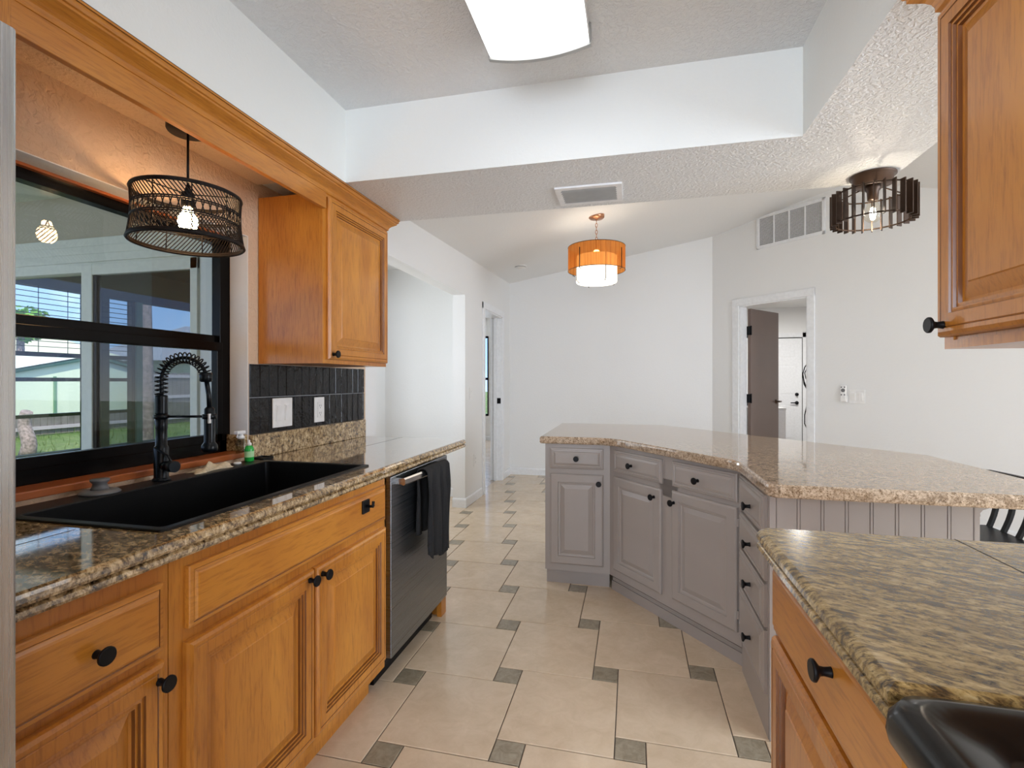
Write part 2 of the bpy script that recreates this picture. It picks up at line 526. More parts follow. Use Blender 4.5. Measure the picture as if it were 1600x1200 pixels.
struct('ceiling_living_room_side', MB().add([(1.09,-2.6,ceil_z(1.09,-2.6)),(RX,-2.6,ceil_z(RX,-2.6)),(RX,2.56,ceil_z(RX,2.56)),(1.09,2.56,ceil_z(1.09,2.56)),
        (1.09,-2.6,3.6),(RX,-2.6,3.6),(RX,2.56,3.6),(1.09,2.56,3.6)], [(0,1,2,3),(7,6,5,4),(0,4,5,1),(1,5,6,2),(2,6,7,3),(3,7,4,0)]), M['wall'])

# side room (white) behind the opening; unseen west window put in for light
sr = MB()
sr.box((-2.80, 2.83, 0), (-2.70, 3.2, 2.6)); sr.box((-2.80, 4.8, 0), (-2.70, 5.3, 2.6)); sr.box((-2.80, 3.2, 2.2), (-2.70, 4.8, 2.6)); sr.box((-2.80, 3.2, 0), (-2.70, 4.8, .5))
sr.box((-2.80, 5.18, 0), (WX-T, 5.30, 2.6)); sr.box((-2.80, 2.79, 0), (WX-T, 2.89, 2.6))
struct('wall_side_room', sr, M['wall'])
struct('ceiling_side_room', MB().box((-2.80, 2.79, 2.5), (WX-T, 5.30, 2.56)), M['wall'])
# bedroom seen through the far door
br = MB()
br.box((-4.7, 10.3, 0), (-3.9, 10.4, 2.6)); br.box((-2.97, 10.3, 0), (-1.6, 10.4, 2.6)); br.box((-3.9, 10.3, 0), (-2.97, 10.4, .52)); br.box((-3.9, 10.3, 2.21), (-2.97, 10.4, 2.6))
br.box((-4.7, 5.3, 0), (-4.6, 10.4, 2.6)); br.box((-4.6, 5.31, 0), (-2.82, 5.41, 2.6)); br.box((-1.70, 6.74, 0), (-1.6, 10.3, 2.6))
struct('wall_bedroom', br, M['wall'])
struct('ceiling_bedroom', MB().box((-4.7, 5.3, 2.6), (-1.65, 10.4, 2.66)), M['wall'])
bwn = thing('window_2', None, None); tag(bwn, kind='structure')
f_ = MB()
for a, b in (((-3.9, 10.28, .52), (-3.86, 10.33, 2.21)), ((-2.99, 10.28, .52), (-2.97, 10.33, 2.21)), ((-3.9, 10.28, .52), (-2.97, 10.33, .56)), ((-3.9, 10.28, 1.28), (-2.97, 10.33, 1.33)), ((-3.9, 10.28, 2.17), (-2.97, 10.33, 2.21))): f_.box(a, b)
f_.build('window_frame', M['blackframe'], bwn)
MB().box((-3.88, 10.34, .54), (-2.98, 10.345, 2.19)).build('pane', M['pane'], bwn)

# laundry room behind the angled wall
lr = MB()
lr.box((1.0, 9.95, 0), (4.4, 10.05, 2.6))
lr.box((4.3, 4.2, 0), (4.4, 10.0, 2.6)); lr.box((.90, 6.75, 0), (1.0, 10.0, 2.6))
struct('wall_laundry', lr, M['wall'])
struct('ceiling_laundry', MB().prism([(1.0, 6.82), (4.4, 3.45), (4.4, 10.0), (1.0, 10.0)], 2.575, 2.62), M['wall'])
lamp('fill_laundry', 'AREA', (2.6, 8.2, 2.5), (0, 0, 0), 30, (1, .98, .95), (.6, .6))  # unseen overhead fill added to brighten the laundry, no window there

# baseboards
bb = MB()
prof_bb = [(0,0),(.014,0),(.014,.075),(.009,.088),(.004,.092),(0,.092)]
sweep(bb, prof_bb, [(WX, 4.75), (WX, 5.30)], [(1,0)])
sweep(bb, prof_bb, [(WX-T, 4.75), (WX+.014, 4.75)], [(0,-1)])
sweep(bb, prof_bb, [(WX, 6.27), (WX, FAR)], [(1,0)])
struct('baseboard_left', bb, M['trim'])
struct('baseboard_far', sweep(MB(), prof_bb, [(WX, FAR), (ANG[0], FAR)], [(0,-1)]), M['trim'])
b2 = MB(); sweep(b2, prof_bb, [(0,0),(DS0-.08,0)], [(0,-1)]); sweep(b2, prof_bb, [(DS1+.08,0),(4.6,0)], [(0,-1)])
struct('baseboard_angled', b2, M['trim'], loc=(ANG[0], ANG[1], 0), rotz=-PI/4)
struct('baseboard_side_room', sweep(MB(), prof_bb, [(-2.70, 5.18), (WX-T, 5.18)], [(0,-1)]), M['trim'])
struct('baseboard_bedroom', sweep(MB(), prof_bb, [(-4.6, 10.3), (-1.7, 10.3)], [(0,-1)]), M['trim'])

# bedroom doorway casing
d2 = thing('door_2', None, None); tag(d2, kind='structure')
c = MB()
c.cbox((WX, 5.33, 0), (WX+.018, 5.40, 2.13)); c.cbox((WX, 6.17, 0), (WX+.018, 6.25, 2.13)); c.cbox((WX, 5.33, 2.06), (WX+.02, 6.25, 2.135))
c.build('door_casing', M['trim'], d2)
c = MB(); c.box((WX-T-.01, 5.40, 0), (WX+.004, 5.415, 2.06)); c.box((WX-T-.01, 6.155, 0), (WX+.004, 6.17, 2.06)); c.box((WX-T-.01, 5.40, 2.045), (WX+.004, 6.17, 2.06))
c.box((WX-.09, 6.13, 0), (WX-.05, 6.155, 2.05)); c.build('door_jamb', M['trim'], d2)
MB().cbox((WX-.05, 6.145, .97), (WX-.005, 6.157, 1.04), .002).build('strike_plate', M['black'], d2)

# laundry doorway casing + open brown door
d3 = thing('door_3', None, None, (ANG[0], ANG[1], 0), -PI/4); tag(d3, kind='structure')
c = MB()
c.cbox((DS0-.08, -.018, 0), (DS0, 0, DZ+.08)); c.cbox((DS1, -.018, 0), (DS1+.075, 0, DZ+.08)); c.cbox((DS0-.08, -.02, DZ), (DS1+.075, 0, DZ+.08))
c.build('door_casing', M['trim'], d3)
c = MB(); c.box((DS0, -.004, 0), (DS0+.014, .125, DZ)); c.box((DS1-.014, -.004, 0), (DS1, .125, DZ)); c.box((DS0, -.004, DZ-.014), (DS1, .125, DZ))
c.build('door_jamb', M['trim'], d3)
M['brown'] = plain('brown_door_paint', (.17,.12,.10), .33, var=.05, sc=3)
leafm = thing('door_4', None, None, (1.318, 6.448, 0), math.atan2(.53, .45)); tag(leafm, kind='structure')
MB().cbox((.02, -.038, .01), (.68, 0, DZ-.025), .002).build('door_leaf', M['brown'], leafm)
for z in (.25, 1.05, 1.85):
    hb = MB(); hb.box((-.008, -.045, z-.05), (.018, .004, z+.05)); hb.cyl((.004, -.05, z-.055), (.004, -.05, z+.055), .008, 10); hb.build('hinge', M['black'], leafm)
h = MB(); h.lathe([(.026,0),(.026,.008),(.011,.010),(.011,.045)], (.62, -.038, 1.0), (0,-1,0), 20)
h.tube([(.66,-.08,1.0),(.62,-.083,1.0),(.56,-.08,.998)], [.010,.009,.007], 8)
h.lathe([(.026,0),(.026,.008),(.011,.010),(.011,.045)], (.62, 0, 1.0), (0,1,0), 20); h.tube([(.62,.042,1.0),(.52,.045,1.0)], .008, 8)
h.build('door_handle', M['bronze'], leafm)

# white panel door on the far wall of the laundry
d5 = thing('door_5', None, None, (2.06, 9.95, 0), 0); tag(d5, kind='structure')
c = MB(); c.box((-.08,-.02,0),(0,0,2.12)); c.box((.89,-.02,0),(.97,0,2.12)); c.box((-.08,-.02,2.04),(.97,0,2.12)); c.build('door_casing', M['trim'], d5)
c = MB(); c.box((0, -.006, 0), (.89, 0, 2.035)); c.build('door_gap', M['dark_void'], d5)
c = MB(); c.box((.014, -.03, .01), (.874, -.006, 2.02))
pp = [(0,0),(0,.001),(.012,-.004),(.02,-.004),(.04,.003)]
for zz in ((.2,.85),(1.0,1.55),(1.66,1.92)):
    for xx in ((.1,.40),(.49,.79)): c.panel(xx[0], xx[1], zz[0], zz[1], pp, -.03)
c.build('door_leaf', M['trim'], d5)
for z in (1.02, .87):
    h = MB(); h.lathe([(.03,0),(.03,.012),(.02,.018),(.02,.05),(.012,.055)], (.79, -.03, z), (0,-1,0), 20)
    if z < 1: h.tube([(.79,-.075,z),(.68,-.08,z)], .009, 8)
    h.build('door_handle' if z < 1 else 'deadbolt', M['black'], d5)

# ------------------------------------------------------------ kitchen window
w1 = thing('window_1', None, None); tag(w1, kind='structure')
XF = -1.715
f_ = MB()
f_.cbox((XF-.03, WY0, WZ1-.045), (XF+.012, WY1, WZ1), .002); f_.cbox((XF-.03, WY0, WZ0), (XF+.012, WY1, WZ0+.055), .002)
f_.cbox((XF-.03, WY1-.055, WZ0), (XF+.012, WY1, WZ1), .002); f_.cbox((XF-.03, WY0, WZ0), (XF+.012, WY0+.055, WZ1), .002)
f_.cbox((XF-.045, WY0+.05, 1.40), (XF-.004, WY1-.05, 1.445), .002)
f_.build('window_frame', M['blackframe'], w1)
f_ = MB()
f_.cbox((XF-.01, WY0+.05, 1.378), (XF+.022, WY1-.05, 1.415), .002); f_.cbox((XF-.01, WY0+.05, WZ0+.05), (XF+.02, WY1-.05, WZ0+.085), .002)
f_.cbox((XF-.01, WY1-.078, WZ0+.05), (XF+.02, WY1-.05, 1.41), .002); f_.cbox((XF-.01, WY0+.05, WZ0+.05), (XF+.02, WY0+.078, 1.41), .002)
f_.build('lower_sash', M['blackframe'], w1)
MB().box((XF+.002, WY0+.07, WZ0+.08), (XF+.005, WY1-.07, 1.385)).build('lower_pane', M['pane'], w1)
MB().box((XF-.028, WY0+.05, 1.43), (XF-.025, WY1-.05, WZ1-.04)).build('upper_pane', M['pane'], w1)
ls = MB(); ls.cbox((-1.70, WY0, WZ0-.018), (WX+.012, WY1-.004, WZ0+.006), .004); ls.build('window_sill', M['sill'], w1)
MB().box((XF+.01, WY0, WZ1-.012), (XF+.03, WY1-.004, WZ1-.003)).build('head_bead', M['sill'], w1)

# ------------------------------------------------------------ outside: porch, sliding door, lanai, yard
M['porch'] = textured_paint('porch_stucco', (.56,.50,.40), .8, .2, 40)
M['porchceil'] = plain('porch_ceiling', (.70,.72,.56), .7)
M['siding'] = plain('porch_siding', (.80,.80,.72), .5)
M['green'] = plain('dark_green_board', (.05,.075,.06), .6)
M['lanai'] = plain('dark_lanai_ceiling', (.055,.06,.055), .7)
struct('wall_porch', MB().box((-7.6, 2.9, 2.30), (-2.80, 3.0, 2.75)), M['porch'])
struct('ceiling_porch', MB().box((-7.6, -3.0, 2.63), (WX-T, 2.9, 2.70)), M['porchceil'])
struct('trim_porch_beam', MB().box((-7.6, 2.35, 2.56), (WX-T, 2.50, 2.63)), M['porchceil'])
sd = MB()
for k in range(3): sd.cbox((-7.6, 2.868-.006*k, 2.24-.06*k), (-2.80, 2.90, 2.30-.06*k), .004)
sd.box((-2.80, 2.80, 0), (-2.72, 2.98, 2.63))
struct('trim_porch_siding', sd, M['siding'])
struct('floor_porch', MB().box((-9.6, -6, -.08), (WX-T, 3.0, -.02)), plain('porch_concrete', (.62,.58,.52), .8))
sl = thing('door_1', None, None); tag(sl, kind='structure')
f_ = MB(); f_.box((-7.6, 2.87, 2.05), (-2.80, 2.96, 2.12)); f_.box((-2.88, 2.86, 0), (-2.80, 2.96, 2.1)); f_.box((-7.6, 2.87, 0), (-2.80, 2.96, .05)); f_.build('door_frame', M['siding'], sl)
f_ = MB(); f_.cbox((-3.90, 2.84, .03), (-3.80, 2.89, 2.10), .004); f_.cbox((-3.80, 2.84, 2.02), (-2.88, 2.89, 2.10), .004); f_.cbox((-3.80, 2.84, .03), (-2.88, 2.89, .12), .004); f_.cbox((-2.94, 2.84, .03), (-2.88, 2.89, 2.1), .004)
f_.build('sliding_panel', M['siding'], sl)
f_ = MB(); f_.box((-3.80, 2.85, .1), (-3.77, 2.885, 2.04)); f_.build('gasket', M['blackframe'], sl)
MB().box((-3.79, 2.862, .1), (-2.92, 2.866, 2.04)).build('pane', M['pane_dark'], sl)
MB().box((-7.5, 2.92, .05), (-3.90, 2.924, 2.05)).build('pane', M['pane'], sl)
# enclosed lanai beyond the door: dark ceiling, windows along x = -5.15
struct('ceiling_lanai', MB().box((-5.3, 3.0, 2.42), (-2.8, 9.0, 2.5)), M['lanai'])
hd = MB(); hd.box((-5.25, 3.0, 2.10), (-5.15, 9.0, 2.45)); hd.box((-5.25, 3.0, 0), (-5.15, 9.0, .60))
struct('wall_lanai', hd, M['lanai'])
struct('floor_lanai', MB().box((-5.2, 3.0, -.05), (-2.8, 9.0, -.01)), M['green'])
wl_ = thing('window_3', None, None); tag(wl_, kind='structure')
f_ = MB()
for y in (3.82, 4.29): f_.box((-5.23, y-.02, .6), (-5.17, y+.02, 2.1))
f_.box((-5.23, 3.0, .925), (-5.17, 4.30, .955)); f_.box((-5.22, 3.0, 1.25), (-5.18, 4.30, 1.285)); f_.box((-5.22, 3.0, 1.475), (-5.18, 4.30, 1.515))
f_.build('window_frame', M['blackframe'], wl_)
MB().box((-5.24, 3.85, .6), (-5.16, 4.03, 2.1)).build('window_pier', M['lanai'], wl_)
f_ = MB(); f_.box((-5.22, 4.32, .6), (-5.16, 4.385, 2.1)); f_.build('teal_post', plain('teal_post_paint', (.25,.42,.42), .5), wl_)
bl = MB()
for k in range(11):
    z = 1.56 + k*.048
    bl.box((-5.14, 3.05, z), (-5.125, 4.28, z+.005))
for y in (3.38, 3.62, 4.2): bl.box((-5.135, y, 1.5), (-5.131, y+.004, 2.1))
tag(bl.build('window_blind', M['blackframe']), 'thin dark window blind slats seen through the sliding door', 'blind')

def grass():
    t = NT('lawn_grass')
    n = t.noise(t.coords((1,1,1)), 9, 8, .7, .5)
    m = t.noise(t.coords((1,1,1)), .8, 3)
    c = t.ramp(n, [(.3, (.045,.10,.015)), (.55, (.15,.26,.05)), (.72, (.42,.42,.20))])
    t.bump(n, 1, .1)
    return t.set(t.mix(.3, c, t.ramp(m, [(.3, (.10,.18,.03)), (.7, (.45,.42,.28))])), .9)
M['grass'] = grass()
gr = MB()
gr.add([(-60,-20,-.03),(-5.3,-20,-.03),(-5.3,60,-.03),(-60,60,-.03)], [(0,1,2,3)])
for k in range(2600):
    x = -5.8 - 9*random.random()**1.2; y = 3 + 16*random.random(); hgt = .05 + .11*random.random(); a = random.random()*6.28
    dx, dy = math.cos(a)*.012, math.sin(a)*.012; lx, ly = random.uniform(-.05,.05), random.uniform(-.05,.05)
    gr.add([(x-dx,y-dy,-.04),(x+dx,y+dy,-.04),(x+lx,y+ly,hgt)], [(0,1,2)])
tag(gr.build('lawn', M['grass'], fix=False), 'sunlit green lawn in the yard beyond the porch', 'grass', kind='stuff')
# fence
M['fence'] = plain('weathered_fence_wood', (.17,.14,.15), .85, var=.25, sc=6)
M['rail'] = plain('pale_fence_rail', (.48,.40,.47), .8)
fn = thing('board_fence', 'weathered dark board fence with pale rails across the back of the yard', 'fence', (-13.5, 4, 0))
p_ = MB()
for k in range(140):
    y = k*.145; top = .44 if 4.1 < y < 7.35 else 1.50
    p_.box((0, y, 0), (.02, y+.135, top + random.uniform(-.015,.015)))
p_.build('fence_boards', M['fence'], fn)
MB().box((.02, 0, .12), (.07, 20, .20)).build('fence_rail', M['rail'], fn)
for z in (.75, 1.36): MB().box((.02, 7.4, z), (.07, 20, z+.09)).build('fence_rail', M['rail'], fn)
# shed
sh = thing('garden_shed', 'pale cream garden shed with green trimmed gable roof in the yard', 'shed', (-14.3, 8.5, 0))
M['shedw'] = plain('shed_cream', (.75,.80,.70), .6); M['shedg'] = plain('shed_green_trim', (.16,.30,.21), .6); M['shedr'] = plain('shed_roof', (.80,.80,.78), .6)
b_ = MB(); b_.box((-3.0, 0, 0), (0, 4.3, 1.38)); b_.add([(0,0,1.38),(0,4.3,1.38),(0,2.3,1.86),(-3.0,0,1.38),(-3.0,4.3,1.38),(-3.0,2.3,1.86)], [(0,1,2),(3,5,4),(0,2,5,3),(1,4,5,2)])
b_.build('shed_wall', M['shedw'], sh)
b_ = MB()
for y in (0, 1.25, 2.15, 4.25): b_.box((0, y, 0), (.03, y+.06, 1.38))
b_.tube([(.05,-.2,1.36),(.05,2.3,1.92),(.05,4.5,1.36)], .06, 4); b_.build('shed_trim', M['shedg'], sh)
b_ = MB(); b_.add([(.15,-.25,1.42),(.15,2.3,2.0),(-3.1,2.3,2.0),(-3.1,-.25,1.42),(.15,4.6,1.42),(-3.1,4.6,1.42)], [(0,1,2,3),(1,4,5,2)]); b_.build('shed_roof', M['shedr'], sh)
# neighbour houses
def house(label, loc, w, l, zt, wall, roof):
    nh = thing('neighbour_house', label, 'house', loc)
    MB().box((-w, 0, 0), (0, l, 2.3)).build('house_wall', wall, nh)
    b_ = MB(); b_.add([(.6,-.6,2.25),(.6,l+.6,2.25),(-w-.6,l+.6,2.25),(-w-.6,-.6,2.25),(-w/2,w/2,zt),(-w/2,l-w/2,zt)], [(0,1,5,4),(1,2,5),(2,3,4,5),(3,0,4),(3,2,1,0)]); b_.build('house_roof', roof, nh)
house('low neighbouring house with a grey shingle roof behind the fence', (-21, 19.9, 0), 6, 14, 4.3, plain('house_wall_green', (.42,.45,.33), .8), plain('grey_shingles', (.30,.29,.36), .8))
house('neighbouring house with a pale beige roof behind the shed', (-22.5, 8.5, 0), 7, 9, 4.2, plain('house_wall_pale', (.55,.62,.48), .8), plain('beige_shingles', (.66,.62,.50), .8))
# trees
M['bark'] = plain('tree_bark', (.30,.22,.24), .9, var=.5, sc=25); M['leaf'] = plain('tree_leaves', (.16,.36,.05), .7, var=.5, sc=3)
def tree(loc, h, r, label, lean=0, crown=(1.0, 1.0)):
    t = thing('tree', label, 'tree', loc)
    m = MB(); P = [(lean*math.sin(k*.8)*.3, 0, h*k/8) for k in range(9)]
    m.tube(P, [r*(1.15-.04*k) for k in range(9)], 10); m.build('trunk', M['bark'], t)
    if crown:
        m = MB()
        for k in range(700):
            a = random.random()*6.28; b = math.acos(random.uniform(-1,1)); q = crown[0]*random.random()**.4
            c0 = Vector((q*math.sin(b)*math.cos(a), q*math.sin(b)*math.sin(a), h + crown[1]*.3 + q*.7*math.cos(b)))
            d = Vector((random.gauss(0,1), random.gauss(0,1), random.gauss(0,.6))).normalized()*.13
            e = d.orthogonal().normalized()*.06
            m.add([c0-d, c0+e, c0+d, c0-e], [(0,1,2,3)])
        m.build('foliage', M['leaf'], t)
    return t
tree((-6.55, 5.63, -.02), 3.6, .068, 'straight brown palm trunk standing on the lawn near the lanai', .05, None)
tree((-10.1, 6.48, -.02), .75, .10, 'pale stub of a trunk at the left edge of the lawn', .2, None)
tree((-19.6, 12.4, -.02), 2.9, .12, 'leafy green tree in front of the pale roofed house', 0, (.85, .9))

# ------------------------------------------------------------ cabinets
DOORP = [(0,0),(0,.011),(.003,.017),(.010,.0205),(.018,.0205),(.0195,.0185,1),(.0215,.0205),(.046,.0205),(.0475,.0160,1),(.0525,.0175),(.055,.0175),(.0565,.0120,1),(.061,.0130),(.063,.0130),(.0645,.0060,1),(.070,.0050),(.098,.0150),(.1005,.0170)]
DRAWP = [(0,0),(0,.011),(.002,.0135),(.010,.0145),(.0115,.0135,1),(.013,.0145),(.017,.019),(.021,.0205)]
GDOOR = [(0,0),(0,.012),(.004,.016),(.009,.0185),(.048,.0185),(.051,.011),(.060,.010),(.064,.007),(.086,.014),(.089,.015)]
GDRAW = [(0,0),(0,.010),(.004,.013),(.009,.0135),(.012,.017),(.019,.0175),(.022,.0145),(.034,.019)]
def knob(parent, x, z, y=-.019, r=.0165):
    m = MB()
    m.lathe([(.0085,0),(.0075,.004),(.0065,.012),(.0075,.018),(r*.8,.022),(r,.0245),(r,.028),(r*.9,.030)], (x, y, z), (0,-1,0), 20)
    return m.build('knob', M['black'], parent)
def carcass(parent, w, d, z0, z1, mat, frame, toe=.0, back=True):
    """open box behind a face frame; frame: list of (x0,x1,z0,z1) members on the face plane"""
    m = MB()
    m.box((0, .018, z0), (.016, d, z1)); m.box((w-.016, .018, z0), (w, d, z1)); m.box((.016, .018, z0), (w-.016, d, z0+.016))
    if back: m.box((.016, d-.006, z0), (w-.016, d, z1))
    m.build('carcass', mat, parent)
    f = MB()
    for x0, x1, a, b in frame: f.box((x0, 0, a), (x1, .018, b))
    f.build('face_frame', mat, parent)
    g = MB(); g.box((.02, .020, z0+.02), (w-.02, .024, z1-.002)); g.build('inner_shade_sheet', M['dark_void'], parent)  # near-black sheet standing in for shade inside the cabinet
    if toe: MB().box((0, toe, 0), (w, toe+.016, z0)).build('toe_kick', mat, parent)
def door(parent, x0, x1, z0, z1, mat, prof, kn=None, name='door'):
    o = MB().panel(x0, x1, z0, z1, prof).build(name, [mat, M['groove_shade']] if mat in (M['wv'], M['wh']) else mat, parent)
    if kn:
        k = knob(o, kn[0], kn[1])
    return o
XL = -.960   # left cabinet face plane (doors stand proud of it)
ZT = .868
# near left cabinet
lc = thing('base_cabinet', 'maple base cabinet with one drawer beside the refrigerator', 'cabinet', (XL, .540, 0), PI/2)
w = .332
carcass(lc, w, .63, .115, ZT, M['wv'], [(0,.03,.115,ZT),(w-.035,w,.115,ZT),(.03,w-.035,.80,ZT),(.03,w-.035,.655,.71),(.03,w-.035,.115,.16)], .07)
door(lc, .006, .312, .692, .832, M['wh'], DRAWP, (.170, .758), 'drawer')
door(lc, .006, .312, .15, .672, M['wv'], DOORP, (.295, .636))
# sink cabinet
sc_ = thing('base_cabinet', 'wide maple sink base cabinet with two doors under the black sink', 'cabinet', (XL, .874, 0), PI/2)
w = .962
carcass(sc_, w, .63, .115, ZT, M['wv'], [(0,.04,.115,ZT),(w-.02,w,.115,ZT),(.04,w-.02,.82,ZT),(.04,w-.02,.66,.73),(.46,.50,.115,.66),(.04,w-.02,.115,.16)], .07)
ff = MB().panel(.040, .944, .706, .843, DRAWP).build('false_drawer_front', [M['wh'], M['groove_shade']], sc_)
hk = MB(); hk.cbox((.752, -.028, .775), (.798, -.020, .822), .002); hk.tube([(.775,-.026,.80),(.775,-.052,.800),(.775,-.054,.818)], .0055, 8); hk.cyl((.775,-.045,.800),(.790,-.047,.800), .005)
hook = hk.build('towel_hook', M['black'], sc_)
door(sc_, .034, .484, .155, .678, M['wv'], DOORP, (.455, .654))
door(sc_, .492, .944, .155, .678, M['wv'], DOORP, (.519, .650))
# end panel past the dishwasher
ep = thing('cabinet_end_panel', 'narrow maple support panel at the far side of the dishwasher', 'panel', (0,0,0))
MB().box((-1.58, 2.535, 0), (-1.0, 2.575, ZT)).build('panel', M['wv'], ep)
MB().box((-1.01, 2.515, 0), (-.985, 2.58, .12)).build('foot', M['wv'], ep)
fp = thing('cabinet_filler', 'thin maple filler strip between sink cabinet and dishwasher', 'panel')
MB().box((-1.5, 1.842, .11), (-.978, 1.870, ZT)).build('strip', M['wv'], fp)

# refrigerator and cabinet above it
rf = thing('refrigerator', 'tall brushed stainless steel refrigerator at the left edge', 'refrigerator', (0,0,0))
MB().cbox((-1.58, -.42, .03), (-.92, .522, 1.742), .004).build('cabinet', plain('grey_fridge_side', (.22,.22,.23), .4), rf)
MB().cbox((-.915, -.42, .62), (-.852, .535, 1.752), .004).build('upper_door', M['steel'], rf)
MB().cbox((-.915, -.42, .06), (-.852, .535, .612), .010).build('freezer_drawer', M['steel'], rf)
m = MB(); m.tube([(-.852,-.30,.75),(-.80,-.30,.78),(-.80,-.30,1.5),(-.852,-.30,1.53)], .012, 10); m.build('handle', M['handle'], rf)
uc0 = thing('wall_cabinet', 'maple cabinet above the refrigerator', 'cabinet', (-1.27, -.42, 0), PI/2)
MB().box((0, 0, 1.80), (1.205, .33, 2.055)).build('carcass', M['wv'], uc0)
for a, b in ((.02, .59), (.61, 1.13)): MB().panel(a, b, 1.82, 2.045, DOORP).build('door', [M['wv'], M['groove_shade']], uc0)

# valance board and the far left wall cabinet
va = thing('window_valance', 'maple valance board spanning above the kitchen window', 'valance', (-1.27, .785, 0), PI/2)
MB().cbox((0, 0, 1.988), (1.125, .020, 2.056), .002).build('board', M['wh'], va)
uc = thing('wall_cabinet', 'maple wall cabinet over the black tile backsplash', 'cabinet', (-1.29, 1.908, 0), PI/2)
UB = 1.328
m = MB(); m.box((0, .0185, UB+.006), (.572, .317, 2.06)); m.build('carcass', M['wv'], uc)
m = MB(); m.box((0, -.002, UB), (.038, .018, 2.06)); m.box((.535, -.002, UB), (.572, .018, 2.06)); m.box((.038, -.002, UB), (.535, .018, UB+.04)); m.box((.038, -.002, 2.03), (.535, .018, 2.06)); m.box((0, .018, UB), (.572, .317, UB+.006))
m.build('face_frame', M['wv'], uc)
d_ = MB().panel(.024, .560, UB+.018, 2.048, DOORP, -.002).build('door', [M['wv'], M['groove_shade']], uc)
knob(d_, .048, 1.368, -.021)
CR = [(0,2.052),(.004,2.052),(.006,2.060),(.012,2.064),(.012,2.070),(.016,2.078),(.024,2.086),(.036,2.094),(.045,2.100),(.045,2.106),(.050,2.108),(.053,2.114),(.053,2.121),(.057,2.122),(.057,2.128),(0,2.128)]
cm = MB(); sweep(cm, CR, [(-1.292, -.42), (-1.292, 2.482), (WX, 2.482)], [(1,0),(0,1)])
tag(cm.build('crown_moulding', M['wy']), 'long maple crown moulding along the window side soffit', 'moulding')
tag(MB().box((-1.29, -.42, 2.1215), (-1.2352, 2.53, 2.1299)).build('crown_gap', M['dark_void']), kind='structure')
bpy.data.objects['crown_gap'].name = 'trim_crown_gap'

# right base cabinet, wall cabinet and crown
XR = .312
rc = thing('base_cabinet', 'maple base cabinet beside the black range', 'cabinet', (XR, 1.215, 0), -PI/2)
w = .598
carcass(rc, w, .63, .115, ZT, M['wv'], [(0,.03,.115,ZT),(w-.03,w,.115,ZT),(.03,w-.03,.83,ZT),(.03,w-.03,.67,.74),(.03,w-.03,.115,.16)], .07)
door(rc, .016, .590, .712, .862, M['wh'], DRAWP, (.365, .812), 'drawer')
door(rc, .016, .590, .15, .698, M['wv'], DOORP, None)
ur = thing('wall_cabinet', 'large maple wall cabinet at the right edge of the kitchen', 'cabinet', (.642, 1.245, 0), -PI/2)
MB().box((0, .002, 1.318), (1.5, .31, 2.0205)).build('carcass', M['wv'], ur)
m = MB(); m.box((0,-.002,1.318),(.03,.002,2.0205)); m.box((.03,-.002,1.318),(1.5,.002,1.335)); m.build('face_frame', M['wv'], ur)
d_ = MB().panel(.006, .62, 1.342, 2.018, DOORP, -.002).build('door', [M['wv'], M['groove_shade']], ur); knob(d_, .034, 1.366, -.021)
d_ = MB().panel(.63, 1.244, 1.342, 2.018, DOORP, -.002).build('door', [M['wv'], M['groove_shade']], ur)
cm = MB(); sweep(cm, [(q*1.1, 2.128-(2.128-z)*1.4) for q, z in CR], [(.9545, 1.245), (.642, 1.245), (.642, -.25)], [(0,1),(-1,0)])
tag(cm.build('crown_moulding', M['wy']), 'maple crown moulding over the wall cabinet on the right', 'moulding')

# ------------------------------------------------------------ grey island
def gcab(label, loc, rot, w, d=.55):
    r = thing('island_cabinet', label, 'cabinet', (loc[0], loc[1], 0), rot, 'grey painted island cabinets')
    del r['group']
    return r
GT = .872
ga = gcab('grey island cabinet at the left end with one drawer over one door', (-.520, 3.06), 0, .39)
carcass(ga, .385, .80, .10, GT, M['grey'], [(0,.39,.10,.17),(0,.39,.82,GT),(0,.06,.17,.82),(.33,.39,.17,.82),(.06,.33,.66,.75)], .06)
door(ga, .032, .352, .722, .846, M['grey'], GDRAW, (.192, .786), 'drawer')
door(ga, .032, .352, .143, .690, M['grey'], GDOOR, (.326, .641))
for z in (.18, .63): MB().box((.024, -.012, z), (.0318, 0, z+.035)).build('hinge', M['grey'], ga)
tb = math.atan2(-.769, .639)
gb = gcab('grey island cabinet on the diagonal with two drawers over two doors', (-.130, 3.06), tb, .923)
carcass(gb, .923, .28, .10, GT, M['grey'], [(0,.923,.10,.18),(0,.923,.82,GT),(0,.08,.18,.82),(.88,.923,.18,.82),(.42,.55,.18,.82),(.08,.88,.66,.75)], .05)
door(gb, .050, .447, .722, .848, M['grey'], GDRAW, (.217, .780), 'drawer'); door(gb, .521, .908, .724, .850, M['grey'], GDRAW, (.695, .782), 'drawer')
door(gb, .050, .443, .150, .694, M['grey'], GDOOR, (.398, .645)); door(gb, .521, .908, .160, .702, M['grey'], GDOOR, (.540, .645))
for z in (.22, .62): MB().box((.9085, -.012, z), (.917, 0, z+.035)).build('hinge', M['grey'], gb)
kp = MB(); kp.box((-.02, .030, 0), (.925, .05, .055)); kp.box((-.02, .036, .055), (.925, .05, .075)); kp.build('base_moulding', M['grey'], gb)
gc = gcab('grey island cabinet with a stack of four drawers', (.462, 2.352), -PI/2, .432)
carcass(gc, .432, .26, .0, GT, M['grey'], [(0,.432,.0,.17),(0,.432,.83,GT),(0,.03,.17,.83),(.40,.432,.17,.83),(.03,.40,.68,.72),(.03,.40,.52,.56),(.03,.40,.355,.40)], 0)
